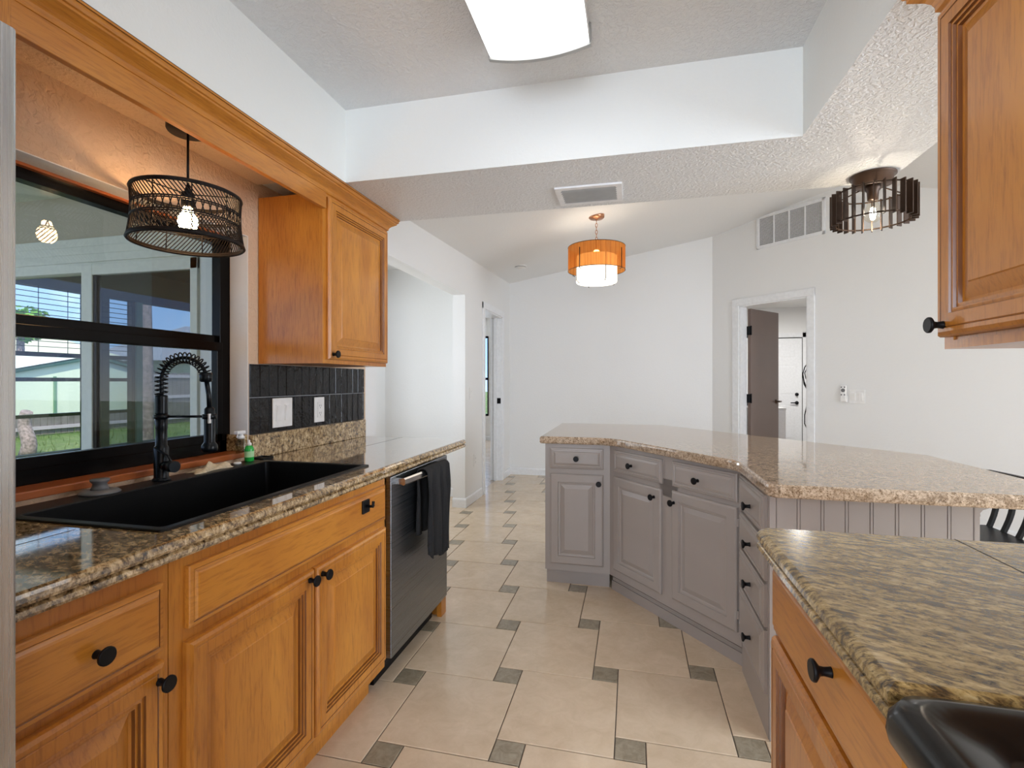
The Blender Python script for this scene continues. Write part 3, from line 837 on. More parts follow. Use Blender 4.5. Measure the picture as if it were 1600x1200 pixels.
for z0, z1, kz in ((.706,.850,.766), (.548,.692,.619), (.385,.535,.464), (.150,.372,.258)): door(gc, .014, .418, z0, z1, M['grey'], GDRAW, (.240, kz), 'drawer')
# beadboard back of the island
gd = thing('island_back_panel', 'grey beadboard panel closing the near side of the island', 'panel', (0,0,0))
m = MB()
x = .478
m.box((.464, 1.912, 0), (.484, 1.925, GT))
st = .0735
for k in range(8):
    x0 = .486 + k*st
    x1 = x0 + st
    m.box((x0+.002, 1.914, 0), (x1-.010, 1.925, GT)); m.box((x1-.0075, 1.9135, 0), (x1-.0005, 1.918, GT))
m.box((.486, 1.917, 0), (1.062, 1.935, GT)); m.build('beadboard', M['grey'], gd)
MB().box((1.062, 1.914, 0), (1.080, 3.0, GT)).build('side_board', M['grey'], gd)
MB().prism([(1.062, 3.0), (1.08, 3.0), (.30, 3.92), (-.52, 3.92), (-.52, 3.90), (.29, 3.90)], 0, GT).build('rear_board', M['grey'], gd)
cb = MB()
P = [(0,0),(.115,0),(.115,-.018),(.10,-.022),(.102,-.035),(.085,-.05),(.055,-.06),(.04,-.075),(.042,-.09),(.03,-.098),(.034,-.11),(.022,-.13),(.022,-.165),(.034,-.17),(.034,-.185),(0,-.185)]
cb.rings([[(1.081+a*.5, yy, GT-.002+b*.65) for a, b in P] for yy in (1.95, 1.99)], True, True)
tag(cb.build('corbel', M['grey']), 'small grey scrolled corbel under the bar end of the island', 'bracket')

iso = []
iso += [(-.55, 3.032)] + arc_corner((-.55, 3.032), (-.125, 3.025), (.43, 2.30), .10) + arc_corner((-.12, 3.02), (.428, 2.29), (.43, 1.79), .07) + arc_corner((.428, 2.3), (.428, 1.785), (1.3, 1.785), .05)
iso += [(1.318, 1.785), (1.312, 2.672), (.225, 4.045), (-.556, 4.045)]
EDGE = lambda z0, z1: [(.006, z0), (.002, z0+.004), (0, z0+.012), (0, z1-.012), (.003, z1-.004), (.009, z1)]
o = slab('island_countertop', iso, EDGE(.8725, .915), M['quartz'])
tag(o, 'beige speckled stone countertop with clipped corners on the grey island', 'countertop')

# ------------------------------------------------------------ left and right stone counters
SK = (-1.568, .905, -1.012, 1.815)
LE = [(.014, .8685), (.004, .872), (0, .878), (.002, .886), (.009, .890), (.003, .893), (0, .899), (.002, .907), (.007, .912), (.014, .915)]
lpoly = [(-1.609, .545), (-.935, .545)] + arc_corner((-.935, .545), (-.935, 2.81), (-1.6, 2.81), .05) + [(-1.609, 2.81)]
o = slab('countertop', lpoly, LE, M['granite'], hole=(SK[0]+.012, SK[1]+.012, SK[2]-.012, SK[3]-.012))
tag(o, 'gold and black granite countertop around the black sink', 'countertop')
MB().box((-1.345, 1.98, .9149), (-1.3425, 2.80, .9154)).build('joint', M['dark_void'], o)
MB().box((-1.227, .56, .9149), (-1.2245, .88, .9154)).build('joint', M['dark_void'], o)
bs = MB(); bs.cbox((-1.609, 1.852, .9153), (-1.588, 2.80, 1.018), .003); bs.cbox((-1.70, 1.826, .9515), (-1.609, 1.846, 1.022), .002)
tag(bs.build('granite_upstand', M['granite']), 'low granite upstand behind the counter below the black tiles', 'upstand')
rpoly = [(.272, .634), (.954, .634), (.954, 1.205), (1.35, 1.205), (1.35, 1.272)] + arc_corner((1.35, 1.272), (.272, 1.272), (.272, .6), .045)
o = slab('countertop', rpoly, LE, M['granite2'])
tag(o, 'gold granite countertop beside the black range on the right', 'countertop')
MB().box((.6645, .62, .9149), (.667, 1.26, .9154)).build('joint', M['dark_void'], o)

# backsplash tiles
ti = MB()
ti.box((-1.6095, 1.852, 1.019), (-1.6065, 2.80, UB-.002), mi=1)
y = 1.853; tw = .0583
while y < 2.80:
    y1 = min(y + tw - .0036, 2.80)
    for za, zb in ((1.0195, 1.178), (1.181, UB-.003)):
        q = .0018; j1, j2 = random.uniform(-.0006,.0006), random.uniform(-.0006,.0006)
        R = [[(-1.6065,y,za),(-1.6065,y1,za),(-1.6065,y1,zb),(-1.6065,y,zb)], [(-1.602,y,za),(-1.602,y1,za),(-1.602,y1,zb),(-1.602,y,zb)],
             [(-1.6+j1,y+q,za+q),(-1.6+j2,y1-q,za+q),(-1.6+j2,y1-q,zb-q),(-1.6+j1,y+q,zb-q)]]
        ti.rings(R, cap1=True)
    y += tw
tag(ti.build('tile_backsplash', [M['glaze'], M['lgrout']]), 'glossy black upright tile backsplash under the left wall cabinet', 'backsplash')

def plate(name, label, cat, loc, rotz, w, h, kind, group=None):
    """wall plate in local xz plane facing -y"""
    r = thing(name, label, cat, loc, rotz)
    MB().cbox((-w/2, -.006, -h/2), (w/2, 0, h/2), .002).build('cover_plate', M['plate'], r)
    n = 2 if kind == 'double' else 1
    for k in range(n):
        cx = (k - (n-1)/2) * .062 if n > 1 else 0
        if kind == 'outlet':
            m = MB(); m.cbox((cx-.020, -.010, -.040), (cx+.020, -.004, .040), .002); m.build('receptacle', M['plate'], r)
            s = MB()
            for zc in (.020, -.018):
                s.box((cx-.008, -.0106, zc-.004), (cx-.006, -.0098, zc+.006)); s.box((cx+.006, -.0106, zc-.004), (cx+.008, -.0098, zc+.006)); s.cyl((cx, -.0106, zc-.010), (cx, -.0098, zc-.010), .0025, 8)
            s.build('slots', M['platedk'], r)
        else:
            m = MB(); m.cbox((cx-.019, -.009, -.038), (cx+.019, -.004, .038), .002); m.build('rocker_frame', M['plate'], r)
            m = MB(); m.add([(cx-.015,-.009,-.032),(cx+.015,-.009,-.032),(cx+.015,-.0135,.032),(cx-.015,-.0135,.032),(cx-.015,-.005,-.032),(cx+.015,-.005,-.032),(cx+.015,-.005,.032),(cx-.015,-.005,.032)],
                [(0,1,2,3),(4,7,6,5),(0,4,5,1),(1,5,6,2),(2,6,7,3),(3,7,4,0)]); m.build('rocker', M['plate'], r)
    return r
plate('light_switch', 'white double light switch on the black tiles nearest the window', 'switch', (-1.5985, 2.05, 1.105), PI/2, .135, .135, 'double')
plate('power_outlet', 'white outlet on the black tiles right of the switch', 'outlet', (-1.5985, 2.335, 1.103), PI/2, .085, .130, 'outlet')
plate('light_switch', 'white single switch on the wall before the bedroom doorway', 'switch', (WX+.0005, 4.92, 1.125), PI/2, .09, .125, 'single')
plate('power_outlet', 'white outlet low on the wall before the bedroom doorway', 'outlet', (WX+.0005, 5.06, .425), PI/2, .085, .130, 'outlet')
def onang(s, z, off=0): 
    u = .70710678
    return (ANG[0] + u*s - u*off, ANG[1] - u*s - u*off, z)
plate('light_switch', 'white double switch right of the laundry doorway', 'switch', onang(1.614, 1.103, .0005), -PI/4, .136, .133, 'double')
rm = thing('wall_remote', 'small white fan remote in a wall holder beside the double switch', 'remote', onang(1.497, 1.128, .0005), -PI/4)
MB().cbox((-.034, -.016, -.082), (.034, 0, -.02), .004).build('holder', M['plate'], rm)
MB().cbox((-.026, -.022, -.075), (.026, -.004, .082), .006).build('remote_body', M['plate'], rm)
m = MB(); m.lathe([(.018,0),(.018,.002)], (0,-.022,.035), (0,-1,0), 16); m.box((-.008,-.0235,.03),(.008,-.023,.04))
for a, b in ((-.014,.066),(.014,.066),(-.014,-.008),(.014,-.008)): m.cbox((a-.006,-.0245,b-.006), (a+.006,-.022,b+.006), .001)
m.build('buttons', M['platedk'], rm)

# return-air grille on the angled wall (local coordinates of the wall)
gv = thing('return_air_grille', 'white four section return air grille high on the angled wall', 'vent', (ANG[0], ANG[1], 0), -PI/4)
a0, a1, b0, b1 = .588, 1.325, 2.742, 3.112
m = MB(); m.cbox((a0,-.012,b0),(a1,0,b0+.032),.003); m.cbox((a0,-.012,b1-.032),(a1,0,b1),.003); m.cbox((a0,-.012,b0),(a0+.032,0,b1),.003); m.cbox((a1-.032,-.012,b0),(a1,0,b1),.003)
for k in (1,2,3): xx = a0+.032+(a1-a0-.064)*k/4; m.box((xx-.007,-.010,b0+.02),(xx+.007,0,b1-.02))
m.build('grille_frame', M['trim'], gv)
MB().box((a0+.02,-.002,b0+.02),(a1-.02,-.0005,b1-.02)).build('backing', M['dark_void'], gv)
m = MB(); n = 24
for k in range(n):
    z = b0+.036+(b1-b0-.072)*k/(n-1)
    m.add([(a0+.03,-.009,z+.003),(a1-.03,-.009,z+.003),(a1-.03,-.0022,z-.003),(a0+.03,-.0022,z-.003)], [(0,1,2,3)])
m.build('louvres', M['trim'], gv)
# soffit vent
sv = thing('ceiling_vent', 'white supply vent in the underside of the beam', 'vent', (-.195, 2.385, SB))
m = MB(); A, B = .150, .112
for a, b in (((-A,-B,-.008),(A,-B+.026,0)), ((-A,B-.026,-.008),(A,B,0)), ((-A,-B+.026,-.008),(-A+.028,B-.026,0)), ((A-.028,-B+.026,-.008),(A,B-.026,0))): m.box(a, b)
m.build('vent_frame', M['trim'], sv)
MB().box((-A+.02,-B+.02,-.002),(A-.02,B-.02,-.0005)).build('backing', M['dark_void'], sv)
m = MB()
for k in range(7):
    yy = -B+.036+k*.0235
    m.add([(-A+.025,yy-.006,-.003),(A-.025,yy-.006,-.003),(A-.025,yy+.006,-.011),(-A+.025,yy+.006,-.011)], [(0,1,2,3)])
m.build('louvres', plain('vent_grey', (.34,.35,.345), .5), sv)
# smoke detector
zz = ceil_z(-1.27, 5.75)
m = thing('smoke_detector', 'round white smoke detector on the dining ceiling near the corner', 'smoke detector', (-1.27, 5.75, zz+.008))
MB().lathe([(.068,0),(.068,-.014),(.060,-.030),(.030,-.040),(.0,-.041)], n=28).build('body', M['plate'], m)
MB().lathe([(.0635,-.020),(.0648,-.021),(.063,-.026),(.0615,-.025)], n=28, cap=False).build('slots', M['platedk'], m)

# ------------------------------------------------------------ sink, faucet and things on it
sk = thing('kitchen_sink', 'large black single bowl drop-in sink', 'sink')
def rr(x0, y0, x1, y1, z, r, n=5):
    out = []
    for cx, cy, a0 in ((x1-r, y0+r, -PI/2), (x1-r, y1-r, 0), (x0+r, y1-r, PI/2), (x0+r, y0+r, PI)):
        for k in range(n+1):
            a = a0 + PI/2*k/n; out.append((cx + r*math.cos(a), cy + r*math.sin(a), z))
    return out
x0, y0, x1, y1 = SK
m = MB()
bx0, by0, bx1, by1 = x0+.098, y0+.022, x1-.022, y1-.022
m.rings([rr(x0,y0,x1,y1,.9155,.012), rr(x0,y0,x1,y1,.9195,.012), rr(x0+.002,y0+.002,x1-.002,y1-.002,.921,.010)])
m.rings([rr(x0+.002,y0+.002,x1-.002,y1-.002,.921,.010), rr(bx0-.002,by0-.002,bx1+.002,by1+.002,.921,.014), rr(bx0,by0,bx1,by1,.918,.014), rr(bx0+.003,by0+.003,bx1-.003,by1-.003,.70,.014), rr(bx0+.02,by0+.02,bx1-.02,by1-.02,.692,.014)], cap1=True)
m.build('basin', M['matte'], sk)
MB().lathe([(.056,0),(.056,.003),(.045,.004),(.04,-.0),(.0,.001)], ((bx0+bx1)/2, 1.36, .6925), n=28).build('drain', M['black'], sk)

fc = thing('kitchen_faucet', 'black spring neck pull-down kitchen faucet on the sink deck', 'faucet', (-1.525, 1.362, .921))
m = MB(); m.lathe([(.027,0),(.027,.005),(.0225,.009),(.0215,.011),(.0215,.108),(.019,.114),(.0168,.116),(.0168,.170),(.0178,.173),(.0178,.222)], n=24); m.build('body', M['faucet'], fc)
m = MB(); prof = [(.0178,.222)]
for k in range(10): prof += [(.0192,.2245+.006*k), (.0175,.2275+.006*k)]
prof += [(.013,.284)]
m.lathe(prof, n=24); m.build('ribbed_collar', M['faucet'], fc)
# spring arc from the body over to the head, in the local xz plane
RA = .073
dirv = Vector((.96, .28, 0)).normalized()
def arcpt(t):  # t in 0..1
    if t < .18: return Vector((0, 0, .282 + t/.18*.053))
    a = PI - (t-.18)/.82*PI*.93
    c = Vector((dirv.x*RA, dirv.y*RA, .335))
    return c + Vector((dirv.x*math.cos(a)*RA, dirv.y*math.cos(a)*RA, math.sin(a)*RA))
m = MB(); m.tube([arcpt(k/40) for k in range(41)], .0062, 8); m.build('inner_hose', M['faucet'], fc)
sp = []
N = 21*14
for k in range(N+1):
    t = k/N; p = arcpt(t); q = arcpt(min(1, t+.002)) - arcpt(max(0, t-.002)); q.normalize()
    u = Vector((-dirv.y, dirv.x, 0)); w_ = q.cross(u).normalized(); a = 2*PI*k/14
    sp.append(p + (u*math.cos(a) + w_*math.sin(a))*.0175)
m = MB(); m.tube(sp, .0022, 6); m.build('spring', M['black'], fc)
e = arcpt(1)
hx, hy = dirv.x*.156, dirv.y*.156
m = MB(); m.lathe([(.016,0),(.019,-.004),(.019,-.028),(.014,-.032)], e + Vector((0,0,.008)), n=20); m.build('hose_collar', M['faucet'], fc)
m = MB(); m.tube([e+Vector((0,0,-.01)), (e.x*.5+hx*.5+.004, e.y*.5+hy*.5, .285), (hx, hy, .235)], .0075, 10); m.build('hose', M['faucet'], fc)
m = MB(); m.lathe([(.009,.244),(.0155,.238),(.0165,.20),(.0165,.128),(.018,.124),(.0235,.117),(.025,.103),(.022,.096),(.0,.095)], (hx,hy,0), n=24); m.build('spray_head', M['faucet'], fc)
MB().cbox((hx+.009, hy-.018, .19), (hx+.017, hy-.009, .222), .002).build('spray_button', M['plate'], fc)
m = MB(); m.tube([(0,0,.212), (hx,hy,.212)], .0042, 8); m.lathe([(.0225,-.006),(.0225,.006)], (0,0,.212), n=20); m.lathe([(.0215,-.008),(.0215,.008)], (hx,hy,.212), n=20); m.build('holder_arm', M['faucet'], fc)
hd_ = Vector((.92, -.20, 0)).normalized()
hz = Vector((0,0,.050))
m = MB(); m.cyl(hd_*.012+hz, hd_*.040+hz, .0155, 20); m.cyl(hd_*.042+hz, hd_*.074+hz, .0185, 20)
m.tube([hd_*.055+hz+Vector((0,0,.016)), hd_*.035+hz+Vector((0,0,.035)), hd_*-.002+hz+Vector((0,-.024,.062))], .0032, 8)
m.build('lever_handle', M['faucet'], fc)

pg = thing('sink_stopper', 'grey domed sink stopper lying on the sink deck left of the faucet', 'stopper', (-1.528, 1.165, .9212))
MB().lathe([(.050,0),(.051,.003),(.044,.009),(.030,.011),(.0,.011)], n=28).build('flange', M['platedk'], pg)
MB().lathe([(.024,.010),(.020,.018),(.017,.028),(.024,.036),(.024,.041),(.0,.042)], n=24).build('grip', M['platedk'], pg)
M['soap'] = plain('green_soap', (.02,.42,.06), .15)
so = thing('soap_bottle', 'small green dish soap bottle at the window corner of the sink', 'bottle', (-1.537, 1.772, .9212))
MB().lathe([(.016,0),(.018,.004),(.018,.050),(.014,.060),(.008,.066)], n=20).build('bottle', M['soap'], so)
MB().lathe([(.0183,.018),(.0183,.042)], n=20, cap=False).build('paper_label', plain('pale_label', (.45,.75,.40), .5), so)
MB().lathe([(.009,.064),(.009,.074),(.004,.078),(.004,.088),(0,.088)], n=16).build('cap', M['plate'], so)
sb = thing('spray_bottle', 'clear spray bottle with white nozzle behind the green soap', 'bottle', (-1.588, 1.785, .9512))
MB().lathe([(.019,0),(.021,.004),(.021,.040),(.011,.058),(.011,.062)], n=20).build('bottle', M['clear'], sb)
m = MB(); m.lathe([(.013,.060),(.013,.070),(.008,.074),(.008,.082)], n=16); m.cbox((-.010,-.030,.080),(.010,.016,.094),.003); m.tube([(0,-.018,.082),(0,-.024,.066)], .003, 6); m.build('nozzle', M['plate'], sb)
ty_ = thing('soap_tray', 'black rubber soap tray behind the end of the sink', 'tray', (-1.548, 1.862, .9155))
MB().rings([rr(-.030,-.036,.030,.036,0,.008), rr(-.031,-.037,.031,.037,.010,.008), rr(-.027,-.033,.027,.033,.010,.006), rr(-.026,-.032,.026,.032,.004,.006)], cap0=True, cap1=True).build('tray', M['black'], ty_)
cl = MB()
M['rag'] = plain('cream_cloth', (.62,.52,.36), .95, var=.2, sc=90)
nx, ny = 22, 9
vs = []
for j in range(ny+1):
    for i in range(nx+1):
        u_, v_ = i/nx, j/ny
        vs.append((-1.555+.055*v_+.008*math.sin(u_*9), 1.485+.17*u_+.01*math.sin(v_*5), .9225+.022*math.sin(PI*v_)*math.sin(PI*u_)**.6*(1+.4*math.sin(u_*14+v_*4))))
cl.add(vs, [(j*(nx+1)+i, j*(nx+1)+i+1, (j+1)*(nx+1)+i+1, (j+1)*(nx+1)+i) for j in range(ny) for i in range(nx)], True)
o = cl.build('dish_cloth', M['rag']); tag(o, 'crumpled cream dish cloth behind the faucet', 'cloth')
so_ = o.modifiers.new('s', 'SOLIDIFY'); so_.thickness = .004
tag(MB().lathe([(.0,0),(.013,0),(.015,.004),(.012,.008),(.0,.009)], (-1.530, 1.70, .9212), n=20).build('soap_bar', M['plate']), 'small round white soap on the sink deck', 'soap')

# ------------------------------------------------------------ dishwasher + towel
dw = thing('dishwasher', 'dark stainless steel dishwasher at the end of the counter', 'dishwasher')
MB().box((-1.56, 1.88, .10), (-.985, 2.51, .855)).build('tub', M['dark_void'], dw)
MB().cbox((-.985, 1.878, .122), (-.952, 2.512, .862), .004).build('door', M['dwsteel'], dw)
MB().box((-1.05, 1.885, 0), (-1.035, 2.505, .10)).build('kick_plate', M['black'], dw)
m = MB()
xh = -.913
hb = []
for t in [k/16 for k in range(17)]:
    yy = 1.912 + .50*t; bow = .010*math.sin(PI*t)
    hb.append([(xh+bow, yy, .822), (xh+bow+.006, yy, .828), (xh+bow+.006, yy, .846), (xh+bow, yy, .852), (xh+bow-.010, yy, .850), (xh+bow-.010, yy, .824)])
m.rings(hb, True, True)
m.box((-.952, 1.915, .826), (xh, 1.935, .848)); m.box((-.952, 2.390, .826), (xh, 2.41, .848))
m.build('handle', M['handle'], dw)
tw_ = MB(); rows = []
NY = 44
def towel_ring(zf, xf, k0):
    r_ = []
    for i in range(NY+1):
        u_ = i/NY
        amp = .010 * min(1, max(0, (.86-zf)/.12))
        yy = 2.085 + .27*u_ + .008*math.sin(u_*11+zf*3)
        r_.append((xf + amp*math.sin(u_*19 + .6*math.sin(zf*9)) + amp*.4*math.sin(u_*41), yy, zf - (.010*math.sin(u_*13) + .05*(1-u_)**3 * -1 if zf < .5 else 0)))
    return r_
for k in range(11): rows.append(towel_ring(.56 + .28*k/10, -.936 , 0))
rows.append(towel_ring(.856, -.928, 0)); rows.append(towel_ring(.862, -.908, 0)); rows.append(towel_ring(.856, -.893, 0))
for k in range(16): rows.append(towel_ring(.845 - .415*k/15, -.885 + .006*min(1, k/4), 0))
tw_.rings(rows, closed=False, smooth=True)
o = tw_.build('dish_towel', M['cloth'], fix=False); tag(o, 'black dish towel hanging from the dishwasher handle', 'towel')
s_ = o.modifiers.new('s', 'SOLIDIFY'); s_.thickness = .004; s_.offset = 0

# ------------------------------------------------------------ range
rg = thing('range', 'black enamel cooking range at the bottom right corner', 'stove')
MB().box((.33, -.16, .02), (.95, .612, .885)).build('body', M['black'], rg)
m = MB()
def rq(x0,y0,x1,y1,z,r): return rr(x0,y0,x1,y1,z,r)
m.rings([rq(.262,-.165,.952,.624,.872,.02), rq(.258,-.168,.9535,.628,.885,.028), rq(.259,-.167,.9535,.627,.902,.030), rq(.266,-.162,.951,.622,.916,.034), rq(.280,-.15,.946,.606,.921,.034), rq(.292,-.14,.94,.590,.917,.034), rq(.312,-.125,.932,.566,.915,.036), rq(.322,-.118,.926,.556,.906,.034)], cap1=True, smooth=True)
m.build('cooktop', M['enamel'], rg)
MB().cbox((.290, -.15, .70), (.332, .612, .868), .006).build('control_panel', M['black'], rg)
for y in (.53, .38, .0, -.1):
    m = MB(); m.lathe([(.022,0),(.024,.004),(.020,.024),(.018,.026)], (.290, y, .79), (-1,0,0), 20); m.box((.258, y-.003, .79), (.265, y+.003, .81)); m.build('control_knob', M['handle'], rg)
MB().cbox((.295, -.14, .19), (.332, .58, .69), .006).build('oven_door', M['enamel'], rg)
m = MB(); m.tube([(.295,.54,.665),(.245,.54,.672),(.245,-.10,.672),(.295,-.10,.665)], .011, 10); m.build('oven_handle', M['handle'], rg)
MB().box((.345,-.1,0),(.9,.55,.02)).build('plinth', M['black'], rg)

# ------------------------------------------------------------ lamps
# woven pendant over the sink
pl = thing('pendant_lamp', 'black woven rattan drum pendant lamp over the sink window', 'lamp', (-1.432, 1.376, 0))
MB().lathe([(.0,SB-.0125),(.062,SB-.013),(.062,SB-.052),(.058,SB-.058),(.0,SB-.059)], n=28).build('canopy', M['black'], pl)
m = MB(); m.cyl((0,0,1.885), (0,0,SB-.05), .0038, 8); m.lathe([(.0055,1.90),(.010,1.882),(.010,1.87)], n=12); m.build('stem', M['black'], pl)
ZS1, ZS0, R1, R0 = 1.866, 1.706, .156, .164
mid = [ZS1, ZS1-.052, ZS1-.092, ZS0]
def rad(z): 
    t = (ZS1 - z)/(ZS1-ZS0)
    return R1 + (R0-R1)*t - .006*math.sin(PI*t)
m = MB()
for z, r_ in ((mid[0], .0052), (mid[0]-.004, .004), (mid[1], .0026), (mid[1]-.006,.0022), (mid[2], .0026), (mid[2]-.006,.0022), (mid[3], .0055), (mid[3]+.006, .0042)):
    m.tube([(rad(z)*math.cos(2*PI*k/56), rad(z)*math.sin(2*PI*k/56), z) for k in range(56)], r_, 6, closed=True)
for k in range(9):
    a = 2*PI*k/9; m.tube([((rad(z)-.003)*math.cos(a), (rad(z)-.003)*math.sin(a), z) for z in (ZS1, ZS1-.06, ZS1-.12, ZS0)], .002, 5)
for k in range(3):
    a = 2*PI*k/3 + .4; m.tube([(0,0,1.869), (rad(ZS1)*math.cos(a), rad(ZS1)*math.sin(a), ZS1)], .0022, 5)
m.build('shade_frame', M['rattan'], pl)
m = MB()
def strand(a0, z0, a1, z1, r_=.0017):
    m.tube([((rad(z0+(z1-z0)*t)+.001)*math.cos(a0+(a1-a0)*t), (rad(z0+(z1-z0)*t)+.001)*math.sin(a0+(a1-a0)*t), z0+(z1-z0)*t) for t in (0,.35,.7,1)], r_, 4, cap=False)
n = 84
for k in range(n):
    a = 2*PI*k/n
    strand(a, mid[0], a+.26, mid[1]); strand(a, mid[2]-.006, a+.30, mid[3])
n = 46
for k in range(n):
    a = 2*PI*k/n; strand(a, mid[1], a+.07, mid[2]); strand(a+.07, mid[1], a, mid[2])
m.build('woven_shade', M['rattan'], pl)
MB().lathe([(.0,1.875),(.018,1.875),(.020,1.868),(.020,1.828),(.0,1.826)], n=20).build('socket', M['black'], pl)
M['warm'] = emit('warm_bulb', (1.0, .60, .28), 48)
MB().lathe([(.0,1.747),(.015,1.750),(.026,1.762),(.030,1.777),(.027,1.792),(.017,1.810),(.013,1.826)], n=20).build('bulb', M['warm'], pl)

# flush cage light
fm = thing('ceiling_lamp', 'dark bronze slatted cage ceiling light on the soffit corner', 'lamp', (1.0, 2.455, 0))
MB().lathe([(.0,SB),(.085,SB),(.085,SB-.006),(.074,SB-.008),(.072,SB-.042),(.0,SB-.043)], n=32).build('canopy', M['bronze2'], fm)
m = MB(); RC = .148; CT, CB = 2.063, 1.925
for z in (CT-.006, CB+.010): m.tube([(RC*.93*math.cos(2*PI*k/48), RC*.93*math.sin(2*PI*k/48), z) for k in range(48)], .0035, 6, closed=True)
for k in range(3):
    a = 2*PI*k/3+.3; m.tube([(.05*math.cos(a),.05*math.sin(a),SB-.05), (RC*.93*math.cos(a), RC*.93*math.sin(a), CT-.006)], .003, 6)
m.build('cage_ring', M['bronze'], fm)
for k in range(26):
    a = 2*PI*k/26; m = MB(); c_, s__ = math.cos(a), math.sin(a)
    v_ = []
    for rr_, tt, z in ((RC*.90,-.0022,CB),(RC*1.06,-.0022,CB),(RC*1.06,.0022,CB),(RC*.90,.0022,CB),(RC*.90,-.0022,CT),(RC*1.06,-.0022,CT),(RC*1.06,.0022,CT),(RC*.90,.0022,CT)):
        v_.append((rr_*c_ - tt*s__, rr_*s__ + tt*c_, z))
    m.add(v_, [(0,3,2,1),(4,5,6,7),(0,1,5,4),(1,2,6,5),(2,3,7,6),(3,0,4,7)]); m.build('slat', M['bronze'], fm)
m = MB(); m.lathe([(.0,SB-.043),(.03,SB-.043),(.03,SB-.06),(.022,SB-.07),(.020,SB-.105),(.0,SB-.106)], n=20); m.build('socket', M['bronze'], fm)
M['fil'] = emit('bulb_filament', (1.0, .87, .72), 115)
MB().lathe([(.015,SB-.10),(.016,SB-.112),(.028,SB-.145),(.0335,SB-.165),(.030,SB-.185),(.016,SB-.198),(.0,SB-.201)], n=24).build('bulb', M['bulbglass'], fm)
MB().lathe([(.0,-.192+SB),(.008,-.186+SB),(.0115,-.165+SB),(.008,-.140+SB),(.0,-.134+SB)], n=12).build('filament', M['fil'], fm)

# dining pendant
dx, dy = -.311, 4.55
dzc = ceil_z(dx, dy)
dp = thing('pendant_lamp', 'amber and white two tier drum pendant over the dining area', 'lamp', (dx, dy, 0))
MB().lathe([(.0,dzc+.02),(.070,dzc+.02),(.070,dzc-.012),(.060,dzc-.022),(.015,dzc-.026),(.0,dzc-.04)], n=28).build('canopy', M['copper'], dp)
m = MB(); z = dzc-.03; k = 0
while z > 2.47:
    pts = []
    for q in range(10):
        a = 2*PI*q/10; u_, v_ = .009*math.cos(a), .019*math.sin(a)
        pts.append((u_ if k % 2 else 0, 0 if k % 2 else u_, z-.019+v_))
    m.tube(pts, .0026, 5, closed=True); z -= .031; k += 1
m.cyl((0,0,2.30), (0,0,2.475), .006, 8); m.build('chain', M['copper'], dp)
def amber():
    t = NT('amber_shade')
    n = t.noise(t.coords((20,20,.5)), 5, 4)
    col = t.ramp(n, [(.3, (.42,.16,.03)), (.7, (.75,.36,.09))])
    tr = t.node('BsdfTransparent', Color=(1,.72,.40,1)); tl = t.node('BsdfTranslucent'); t.link(col, tl.inputs[0])
    t.set(col, .6)
    m1 = t.node('MixShader'); m1.inputs[0].default_value = .55; t.link(t.b.outputs[0], m1.inputs[1]); t.link(tl.outputs[0], m1.inputs[2])
    m2 = t.node('MixShader'); m2.inputs[0].default_value = .42; t.link(m1.outputs[0], m2.inputs[1]); t.link(tr.outputs[0], m2.inputs[2])
    t.link(m2.outputs[0], t.n['Material Output'].inputs[0])
    return t.m
M['amber'] = amber()
m = MB(); m.lathe([(.252,2.445),(.252,2.235)], n=48, cap=False); m.lathe([(.249,2.235),(.249,2.445)], n=48, cap=False); m.build('amber_shade', M['amber'], dp)
M['drum'] = emit('lit_white_drum', (1.0, .90, .74), 1.1)
MB().lathe([(.0,2.365),(.175,2.365),(.180,2.36),(.180,2.135),(.174,2.128),(.0,2.126)], n=48).build('white_drum', M['drum'], dp)
m = MB()
for z in (2.445, 2.235): m.tube([(.252*math.cos(2*PI*k/48), .252*math.sin(2*PI*k/48), z) for k in range(48)], .0026, 5, closed=True)
for k in range(4):
    a = 2*PI*k/4 + .5; c_, s__ = math.cos(a), math.sin(a)
    m.tube([(0,0,2.46),(.19*c_,.19*s__,2.46),(.19*c_,.19*s__,2.14),(.165*c_,.165*s__,2.118)], .0035, 6)
    a += .55; c_, s__ = math.cos(a), math.sin(a)
    m.tube([(.256*c_,.256*s__,2.40),(.256*c_,.256*s__,2.225),(.235*c_,.235*s__,2.22)], .004, 6)
m.build('shade_frame', M['bronze'], dp)
MB().lathe([(.0,2.385),(.02,2.39),(.028,2.405),(.02,2.42),(0,2.425)], n=14).build('bulb', emit('dining_bulb', (1,.85,.62), 26), dp)

# fluorescent fixture in the tray
fx = thing('fluorescent_fixture', 'curved white fluorescent ceiling fixture in the tray ceiling', 'lamp', (-.312, 0, 0))
M['lens'] = emit('fluorescent_lens', (.97,.99,1.0), 1.25)
HW = .172; YN, YF = .48, 1.70
def lens(z0, bulge, hw): return [(hw*(-1+2*k/16), z0 - bulge*(1-(-1+2*k/16)**2)) for k in range(17)]
L = lens(2.385, .022, HW)
m = MB(); m.rings([[(x, y, z) for x, z in L] + [(HW, y, 2.43), (-HW, y, 2.43)] for y in (YN, YF)], False, False, smooth=False)
for q in range(16, 19): m.mi[q] = 1
m.build('lens', [M['lens'], M['plate']], fx)
M['cap'] = plain('fixture_end_cap', (.42,.42,.41), .35, .5)
L2 = lens(2.379, .024, HW+.006)
for ya, yb in ((YF, YF+.016), (YN-.016, YN)):
    m = MB(); m.rings([[(x, y, z) for x, z in L2] + [(HW+.006, y, 2.449), (-HW-.006, y, 2.449)] for y in (ya, yb)], True, True); m.build('end_cap', M['cap'], fx)
MB().box((-HW+.02, YN, 2.43), (HW-.02, YF, 2.4495)).build('housing', M['plate'], fx)

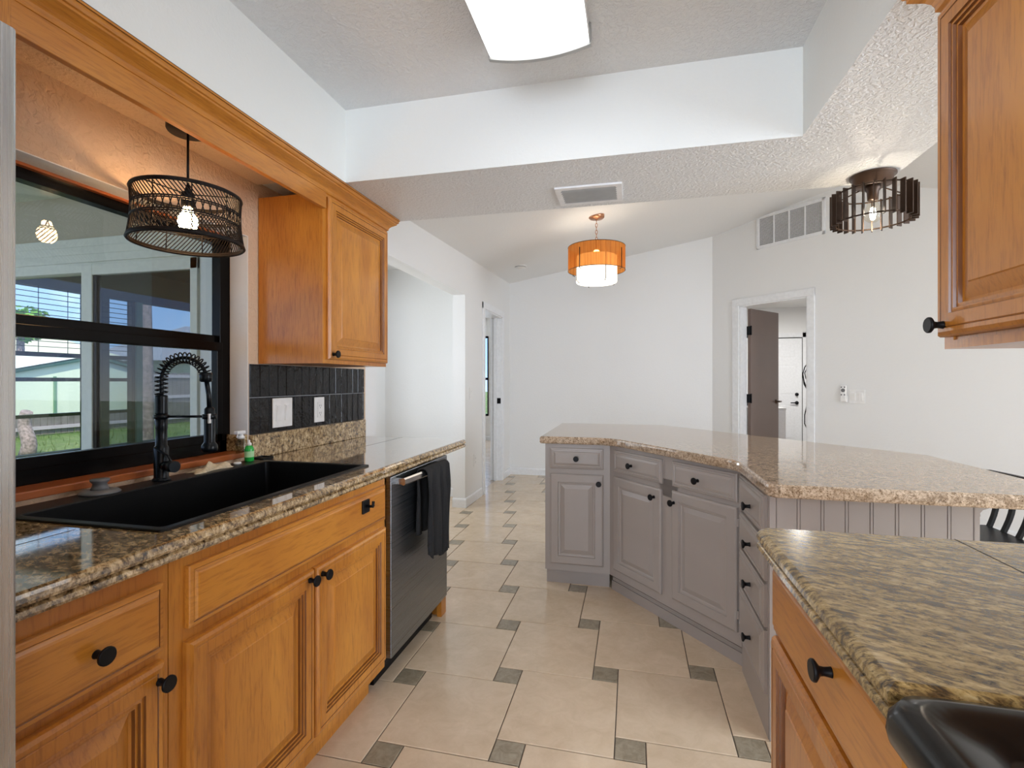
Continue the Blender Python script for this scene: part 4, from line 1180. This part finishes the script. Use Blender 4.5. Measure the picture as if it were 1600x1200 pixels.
# ------------------------------------------------------------ bar stool beyond the island
st_ = thing('bar_stool', 'black bar stool with curved spindle back at the end of the island', 'stool', (1.32, 2.44, 0))
MB().cbox((-.20,-.20,.585),(.20,.20,.622),.012).build('seat', M['black'], st_)
for sx_ in (-1, 1):
    for sy_ in (-1, 1):
        m = MB(); m.tube([(sx_*.17, sy_*.17, .59), (sx_*.21, sy_*.20, .0)], [.016,.013], 8); m.build('leg', M['black'], st_)
m = MB()
for z, q in ((.25, .195), (.38, .188)):
    P4 = [(q,q,z),(-q,q,z),(-q,-q,z),(q,-q,z)]
    for k in range(4): m.cyl(P4[k], P4[(k+1)%4], .008, 8)
m.build('stretcher', M['black'], st_)
m = MB(); m.rings([[(.195+.02*math.sin(PI*t)+dx_, -.19+.38*t, .850+dz_) for dx_, dz_ in ((-.009,-.014),(.009,-.014),(.009,.014),(-.009,.014))] for t in [k/10 for k in range(11)]], True, True); m.build('back_rail', M['black'], st_)
for k in range(5):
    y = -.17 + .085*k; b_ = .02*math.sin(PI*(y+.19)/.38)
    m = MB(); R = []
    for t in [q/8 for q in range(9)]:
        x = .185 + (.010+b_)*t + .022*math.sin(PI*t); z = .615 + .225*t
        R.append([(x-.006,y-.011,z),(x+.006,y-.011,z),(x+.006,y+.011,z),(x-.006,y+.011,z)])
    m.rings(R, True, True); m.build('back_slat', M['black'], st_)

# ------------------------------------------------------------ laundry things
wm = thing('washing_machine', 'white washing machine behind the open brown door', 'washer', (1.575, 7.06, 0))
MB().cbox((-.33,-.0,.02),(.33,.62,.885),.01).build('cabinet', M['whiteappl'], wm)
MB().cbox((-.335,-.005,.885),(.335,.625,.915),.006).build('lid', M['whiteappl'], wm)
MB().cbox((-.335,.52,.915),(.335,.625,1.05),.01).build('control_panel', M['platedk'], wm)
# cable hanging on the laundry side wall by the doorway
def AP(s, t, z): 
    u = .70710678; return (ANG[0]+u*s+u*t, ANG[1]-u*s+u*t, z)
cb_ = MB()
def FW(a, z): return (3.00 + a, 9.93, z)
cb_.tube([FW(a, z) for a, z in [(.10,1.66),(.04,1.60),(-.02,1.50),(-.05,1.38),(-.03,1.25),(.02,1.12),(.03,.98),(.01,.80),(-.02,.65),(-.02,.50),(.03,.38),(.05,.30)]], .009, 6)
cb_.tube([FW(a, z) for a, z in [(.10,1.62),(.03,1.52),(-.02,1.40),(.0,1.30),(.05,1.24),(.10,1.22)]], .008, 6)
cb_.tube([FW(a, z) for a, z in [(-.05,1.36),(-.03,1.20),(.03,1.08),(.10,1.03)]], .008, 6)
tag(cb_.build('hanging_cable', M['black']), 'black cable looped and hanging on the laundry wall beside the white door', 'cable')
